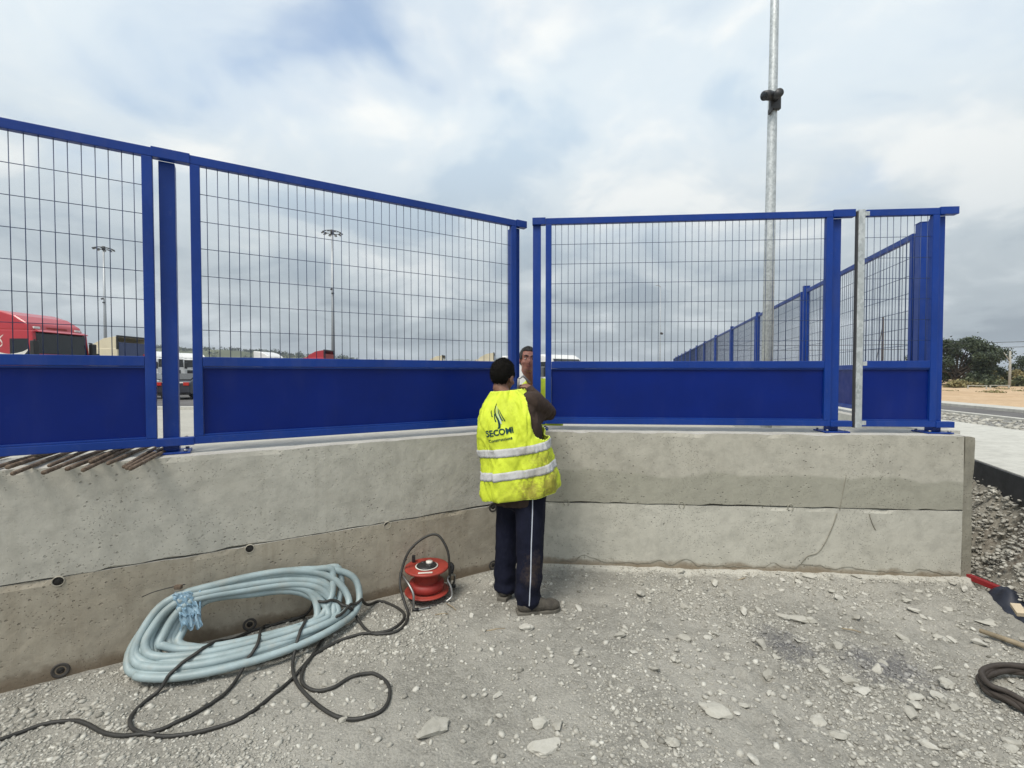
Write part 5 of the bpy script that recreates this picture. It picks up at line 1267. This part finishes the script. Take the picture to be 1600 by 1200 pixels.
def boot(parent, heel, dirv, nm='boot', s=1.0):
    d = Vector(dirv).normalized(); l_ = Vector((-d.y, d.x, 0)); H = Vector(heel); P = lambda x, y, z: H+d*x*s+l_*y*s+Vector((0, 0, z*s))
    mb = MB(); rot = Euler((0, 0, math.atan2(d.y, d.x)))
    ellipsoid(mb, P(.055, 0, .055), (.055, .042, .05), rot); ellipsoid(mb, P(.15, 0, .05), (.10, .045, .042), rot); ellipsoid(mb, P(.235, 0, .048), (.062, .050, .040), rot); ellipsoid(mb, P(.265, 0, .045), (.038, .042, .032), rot)
    limb(mb, [P(.065, 0, .06), P(.07, 0, .16)], [.05, .048]); limb(mb, [P(.08, 0, .10), P(.18, 0, .06)], [.045, .038])
    me = remesh(mb, .007, 4); o = link(nm, me, 'boot leather', parent)
    prof = [(-.004, .036), (.06, .040), (.13, .037), (.20, .050), (.26, .047), (.295, .028), (.308, .0)]
    ring = [P(x, -y, 0) for x, y in prof]+[P(x, y, 0) for x, y in prof[-2::-1]]; V = [(p+Vector((0, 0, z_)))[:] for z_ in (-.004, .028) for p in ring]; n_ = len(ring)
    F = [tuple(range(n_-1, -1, -1)), tuple(range(n_, 2*n_))]+[(i, (i+1) % n_, (i+1) % n_+n_, i+n_) for i in range(n_)]
    MB().add(V, F).build('sole', 'boot sole', o, .005)
    return o

# ---- worker in front, back to the camera
w1 = thing('person', (0, 0, 0), 0, 'person in a yellow vest working at the fence with their back turned', 'person')
YW = R(24)
VR = [(.68, .07, 3.27, .175, .135, .12), (.80, .065, 3.27, .285, .20, .20), (.95, .05, 3.275, .262, .185, .20), (1.08, .03, 3.285, .250, .172, .18), (1.20, .005, 3.30, .247, .166, .17), (1.32, -.015, 3.32, .242, .160, .17), (1.40, -.022, 3.34, .222, .145, .17), (1.455, -.028, 3.355, .180, .122, .16), (1.495, -.032, 3.37, .125, .095, .12), (1.53, -.036, 3.385, .080, .072, .05)]
sv = Ringed(VR, YW, 3, .016)
SR = [(.66, .065, 3.27, .165, .145, .06), (.80, .06, 3.27, .180, .152, .10), (.95, .05, 3.275, .200, .155, .16), (1.20, .005, 3.30, .212, .145, .16), (1.32, -.015, 3.32, .212, .140, .16), (1.40, -.022, 3.34, .195, .128, .16), (1.455, -.028, 3.355, .150, .104, .15), (1.495, -.032, 3.37, .098, .078, .12), (1.535, -.036, 3.385, .066, .062, .05)]
ss = Ringed(SR, YW, 8, .006)
Rsh, Rel, Rwr = Vector((.165, 3.33, 1.435)), Vector((.285, 3.55, 1.335)), Vector((.145, 3.74, 1.525))
Lsh, Lel, Lwr = Vector((-.165, 3.45, 1.36)), Vector((-.222, 3.55, 1.10)), Vector((-.05, 3.72, 1.27))
hc = Vector((-.068, 3.445, 1.622)); hrot = Euler((R(-8), R(4), R(-30)), 'XYZ')
mb = MB(); L1 = head(mb, hc, hrot, 1.04)
limb(mb, [(-.036, 3.385, 1.44), L1(0, -.02, -.08), L1(0, -.012, .0)], [.058, .056, .055])
torso(mb, ss, np.linspace(.86, 1.50, 14), -.03)
limb(mb, [Rsh, Rel, Rwr], [.045, .038, .026]); limb(mb, [Lsh, Lel, Lwr], [.045, .038, .026])
hand(mb, Rwr, (-.35, .85, .30), (.25, -.2, .9), 1, .62); hand(mb, Lwr, (.55, .75, .35), (-.3, -.1, .9), -1, .6)
link('body', remesh(mb, .0048, 3), 'skin tan', w1)
hair(L1, hrot, 'hair', 'hair dark', w1)
mb = MB(); torso(mb, ss, np.linspace(.735, 1.515, 26), 0)
limb(mb, [Rsh-Vector((.03, .02, .0)), Rsh+(Rel-Rsh)*.5, Rel, Rel+(Rwr-Rel)*.5, Rwr-(Rwr-Rel)*.04], [.088, .074, .060, .050, .040], 20)
limb(mb, [Rsh+Vector((-.02, .02, -.10)), Rsh+(Rel-Rsh)*.55+Vector((0, 0, -.03))], [.085, .05], 16)
limb(mb, [Lsh+Vector((.03, 0, 0)), Lsh+(Lel-Lsh)*.5, Lel, Lel+(Lwr-Lel)*.5, Lwr-(Lwr-Lel)*.04], [.080, .066, .055, .048, .038], 20)
sh_me = remesh(mb, .0075, 3)
co = np.array([v.co[:] for v in sh_me.vertices]); nn = np.array([v.normal[:] for v in sh_me.vertices]); co += nn*(.008*fbm(co*9+4, 3)+.007*np.clip(1-np.abs(vnoise(co*np.array([14, 14, 9])+3))*3, 0, 1)+.003*np.sin(co[:, 2]*38+co[:, 0]*20))[:, None]
for v_, p in zip(sh_me.vertices, co): v_.co = p
link('shirt', sh_me, 'shirt brown', w1)
vo, vme = vest(sv, .80, 1.522, [(R(8), R(48), 1.315, .165), (R(150), R(36), 1.24, .16)], 'vest', w1)
hems(vme, 'vest_binding', 'vest edge', vo)
hole_gap = lambda t_: False
band(sv, 1.118, .054, 'reflective_band', 'reflective tape', vo, gap=lambda t_: abs((t_-R(150)+math.pi) % (2*math.pi)-math.pi) < R(26)); band(sv, .968, .054, 'reflective_band', 'reflective tape', vo)
dg = bpy.context.evaluated_depsgraph_get(); dg.update()
bmv = bmesh.new(); bmv.from_object(vo, dg); bvh = BVHTree.FromBMesh(bmv)
def on_back(x, z, off=.0035):
    h = bvh.ray_cast(Vector((x, 2.4, z)), Vector((0, 1, 0)))
    return (h[0]+h[1]*off*(1 if h[1].y < 0 else -1)) if h[0] is not None else None
def print_flat(V2, F2, name, mat):
    V = []
    for x, z in V2:
        p = on_back(x, z); V.append(p[:] if p is not None else (x, 3.1, z))
    return MB().add(V, F2).build(name, mat, vo)
tilt = R(12); TO = Vector((-.178, 1.205))
def lay(u_, v_): return (TO.x+u_*math.cos(tilt)-v_*math.sin(tilt), TO.y+u_*math.sin(tilt)+v_*math.cos(tilt))
def text(s, size, u0, v0, name, mat, bold=.0, width=None):
    cu = bpy.data.curves.new('t', 'FONT'); cu.body = s; cu.size = size; cu.offset = bold; cu.resolution_u = 3
    o = bpy.data.objects.new('t', cu); COL.objects.link(o); d_ = bpy.context.evaluated_depsgraph_get(); d_.update()
    me = bpy.data.meshes.new_from_object(o.evaluated_get(d_)); bpy.data.objects.remove(o)
    bm = bmesh.new(); bm.from_mesh(me); bmesh.ops.triangulate(bm, faces=bm.faces); bmesh.ops.subdivide_edges(bm, edges=[e for e in bm.edges if e.calc_length() > size*.25], cuts=1, use_grid_fill=False); bmesh.ops.triangulate(bm, faces=bm.faces)
    bm.verts.index_update(); xs = [v.co.x for v in bm.verts]; k = width/(max(xs)-min(xs)) if width else 1
    V2 = [lay(u0+v.co.x*k, v0+v.co.y) for v in bm.verts]; F2 = [[v.index for v in f.verts] for f in bm.faces]; bm.free()
    return print_flat(V2, F2, name, mat)
text('SECOMI', .056, .0, .0, 'vest_lettering', 'print ink', .0018, .195)
text('Construccions', .027, .012, -.040, 'vest_lettering', 'print ink', .0006, .165)
def ribbon(pts, wid, name, mat):
    sp_ = spline([(a, 0, b) for a, b in pts], 8); V2 = []
    for i, p in enumerate(sp_):
        t_ = i/(len(sp_)-1); w_ = wid[0]+(wid[1]-wid[0])*t_; a = lay(p.x-w_/2, p.z); b = lay(p.x+w_/2, p.z); V2 += [a, b]
    return print_flat(V2, [(2*i, 2*i+1, 2*i+3, 2*i+2) for i in range(len(sp_)-1)], name, mat)
ribbon([(-.022, -.006), (.09, -.006), (.225, -.006)], (.003, .003), 'vest_rule', 'print ink')
zb = .055
ribbon([(.118, zb+.155), (.098, zb+.118), (.094, zb+.085), (.106, zb+.045), (.108, zb+.01), (.100, zb-.012)], (.003, .020), 'vest_emblem', 'print ink')
ribbon([(.116, zb+.135), (.110, zb+.11), (.108, zb+.085), (.118, zb+.05), (.122, zb+.015)], (.002, .007), 'vest_emblem', 'print pale')
ribbon([(.122, zb+.12), (.120, zb+.10), (.124, zb+.07), (.134, zb+.035)], (.003, .011), 'vest_emblem', 'print blue')
ribbon([(.128, zb+.11), (.133, zb+.085), (.143, zb+.055), (.152, zb+.03)], (.003, .009), 'vest_emblem', 'print ink')
ribbon([(.088, zb+.09), (.084, zb+.065), (.088, zb+.035)], (.004, .009), 'vest_emblem', 'print ink')
ribbon([(.072, zb+.115), (.066, zb+.10), (.070, zb+.072)], (.003, .008), 'vest_emblem', 'print ink')
bmv.free()
# trousers
mb = MB(); Rh, Lh = Vector((.128, 3.225, .87)), Vector((.0, 3.325, .87))
Rk, Lk, Ra, La = Vector((.125, 3.175, .48)), Vector((-.035, 3.36, .48)), Vector((.112, 3.135, .085)), Vector((-.050, 3.365, .085))
limb(mb, [(.064, 3.275, .80), (.062, 3.275, .95)], [(.150, .130), (.160, .135)], 24)
limb(mb, [Rh, Rh+(Rk-Rh)*.5+Vector((0, -.005, 0)), Rk, Rk+(Ra-Rk)*.5+Vector((.0, .01, 0)), Ra], [.112, .106, .096, .094, .086], 20); limb(mb, [Lh, Lh+(Lk-Lh)*.5, Lk, Lk+(La-Lk)*.5, La], [.108, .100, .088, .085, .078], 20)
tm = remesh(mb, .008, 4)
co = np.array([v.co[:] for v in tm.vertices]); nn = np.array([v.normal[:] for v in tm.vertices]); amp = .006+.010*np.clip((.30-co[:, 2])/.25, 0, 1)
co += nn*(amp*(fbm(co*np.array([7, 7, 9])+2, 3)+.6*np.sin(co[:, 2]*46+6*co[:, 0]*3+2*vnoise(co*6))*np.clip((.45-co[:, 2])*3, 0.1, 1)))[:, None]
for v_, p in zip(tm.vertices, co): v_.co = p
tr_ = link('trousers', tm, 'trousers navy', w1)
bmt = bmesh.new(); bmt.from_mesh(tm); bvt = BVHTree.FromBMesh(bmt); L_, R_ = [], []
for z_ in np.linspace(.80, .09, 40):
    xx_ = np.interp(z_, [.09, .3, .5, .7, .80], [.115, .126, .130, .138, .140])
    for k, dx in enumerate((-.0035, .0035)):
        h = bvt.ray_cast(Vector((xx_+dx, 2.4, z_)), Vector((0, 1, 0)))
        (L_ if k == 0 else R_).append((h[0]+h[1]*.002) if h[0] is not None else None)
V = []; 
for a, b in zip(L_, R_):
    if a is not None and b is not None: V += [a[:], b[:]]
MB().add(V, [(2*i, 2*i+1, 2*i+3, 2*i+2) for i in range(len(V)//2-1)], True).build('side_stripe', 'stripe pale', tr_); bmt.free()
boot(w1, (.035, 3.10, .004), (.97, .20, 0)); boot(w1, (-.075, 3.28, .004), (.35, .93, 0))
# fixing tool held in the right hand
tool = thing('fixing_tool', (0, 0, 0), 0, 'small steel bracket tool held up at the fence gap by the worker', 'tool')
tp_ = Rwr+Vector((-.045, .10, .045))
MB().tube([(tp_+Vector((-.045, -.05, .035)))[:], (tp_+Vector((-.005, -.01, .055)))[:], (tp_+Vector((.05, .02, .0)))[:]], .009, 8).build('jaw', 'steel', tool)
MB().tube([(tp_+Vector((-.045, -.05, .035)))[:], (tp_+Vector((-.05, -.05, -.05)))[:]], .010, 8).build('handle', 'pale wood post', tool)
tool.location = (0, 0, 0)

# ---- worker behind the fence, face in the corner gap
w2 = thing('person', (.27, 4.82, .17), 0, 'person in a yellow vest facing us through the gap between fence posts', 'person')
g0 = .17
V2R = [(.62, .0, 0, .20, .15, 0), (.70, .0, 0, .26, .185, 0), (.95, .0, 0, .25, .175, 0), (1.15, 0, 0, .245, .165, 0), (1.28, -.005, .0, .225, .145, 0), (1.35, -.01, -.005, .17, .115, 0), (1.40, -.015, -.01, .10, .08, 0), (1.43, -.02, -.015, .075, .07, 0)]
s2v = Ringed([(z, x, y, a, b, t_) for z, x, y, a, b, t_ in V2R], R(180), 20, .009); s2s = Ringed([(z, x, y, a-.03, b-.025, t_) for z, x, y, a, b, t_ in V2R], R(180), 21, .005)
mb = MB(); hrot2 = Euler((R(6), R(-4), R(186)), 'XYZ'); L2 = head(mb, Vector((-.112, -.24, 1.605)), hrot2, 1.06)
limb(mb, [(-.03, -.05, 1.34), L2(0, -.02, -.08), L2(0, -.01, 0)], [.062, .060, .055]); torso(mb, s2s, np.linspace(.72, 1.40, 14), -.02)
a1, a2, a3 = Vector((-.21, 0, 1.28)), Vector((-.24, -.10, 1.02)), Vector((-.10, -.26, 1.16)); b1, b2, b3 = Vector((.21, 0, 1.28)), Vector((.26, -.08, 1.02)), Vector((.10, -.28, 1.14))
limb(mb, [a1, a2, a3], [.05, .042, .028]); limb(mb, [b1, b2, b3], [.05, .042, .028])
hand(mb, a3, (.4, -.85, .2), (0, .2, 1), -1, .6); hand(mb, b3, (-.4, -.85, .2), (0, .2, 1), 1, .6)
bo = link('body', remesh(mb, .005, 3), 'skin ruddy', w2)
for k in (-1, 1):
    e = MB(); ellipsoid(e, L2(k*.030, .076, .004), (.013, .008, .007), hrot2, 12, 8); e.build('eye', 'eye white', bo)
    e = MB(); ellipsoid(e, L2(k*.030, .083, .004), (.006, .004, .006), hrot2, 10, 6); e.build('iris', 'hair dark', bo)
    MB().tube([L2(k*.012, .093, .030)[:], L2(k*.032, .091, .037)[:], L2(k*.052, .078, .032)[:]], [.004, .005, .003], 6).build('eyebrow', 'hair grey', bo)
MB().tube([L2(-.024, .084, -.064)[:], L2(0, .091, -.063)[:], L2(.024, .084, -.064)[:]], [.002, .004, .002], 6).build('mouth', 'lips', bo)
hair(L2, hrot2, 'hair', 'hair grey', w2)
mb = MB(); torso(mb, s2s, np.linspace(.66, 1.40, 20), 0); limb(mb, [a1, a2, a3], [.075, .06, .042]); limb(mb, [b1, b2, b3], [.075, .06, .042]); link('shirt', remesh(mb, .01, 3), 'shirt brown', w2)
vo2, vm2 = vest(s2v, .68, 1.425, [(0, R(40), 1.22, .13), (math.pi, R(40), 1.22, .13)], 'vest', w2, 90, 46); hems(vm2, 'vest_binding', 'vest edge', vo2)
band(s2v, 1.0, .05, 'reflective_band', 'reflective tape', vo2); band(s2v, .84, .05, 'reflective_band', 'reflective tape', vo2)
mb = MB(); limb(mb, [(0, 0, .72), (0, 0, .86)], [(.15, .125), (.16, .13)], 20)
for k in (-1, 1): limb(mb, [(k*.085, 0, .78), (k*.095, -.01, .42), (k*.10, .02, .07)], [.10, .082, .075], 16)
link('trousers', remesh(mb, .01, 4), 'trousers navy', w2)
for k in (-1, 1): boot(w2, (k*.10, .09, .004), (.05*k, -1, 0))

# ================================================================== AIR
hz = MB().box(-2600, 2600, -700, 2100, -1.6, 95).build('haze', None)
hm = bpy.data.materials.new('haze air'); hm.use_nodes = True; hm.node_tree.nodes.clear()
pv = hm.node_tree.nodes.new('ShaderNodeVolumePrincipled'); ho = hm.node_tree.nodes.new('ShaderNodeOutputMaterial'); hm.node_tree.links.new(pv.outputs[0], ho.inputs['Volume'])
pv.inputs['Color'].default_value = (.86, .92, 1.0, 1); pv.inputs['Density'].default_value = .00045; pv.inputs['Anisotropy'].default_value = .2
hz.data.materials.append(hm); tag(hz, 'thin pale summer haze lying over the distant hills', 'haze', kind='stuff')
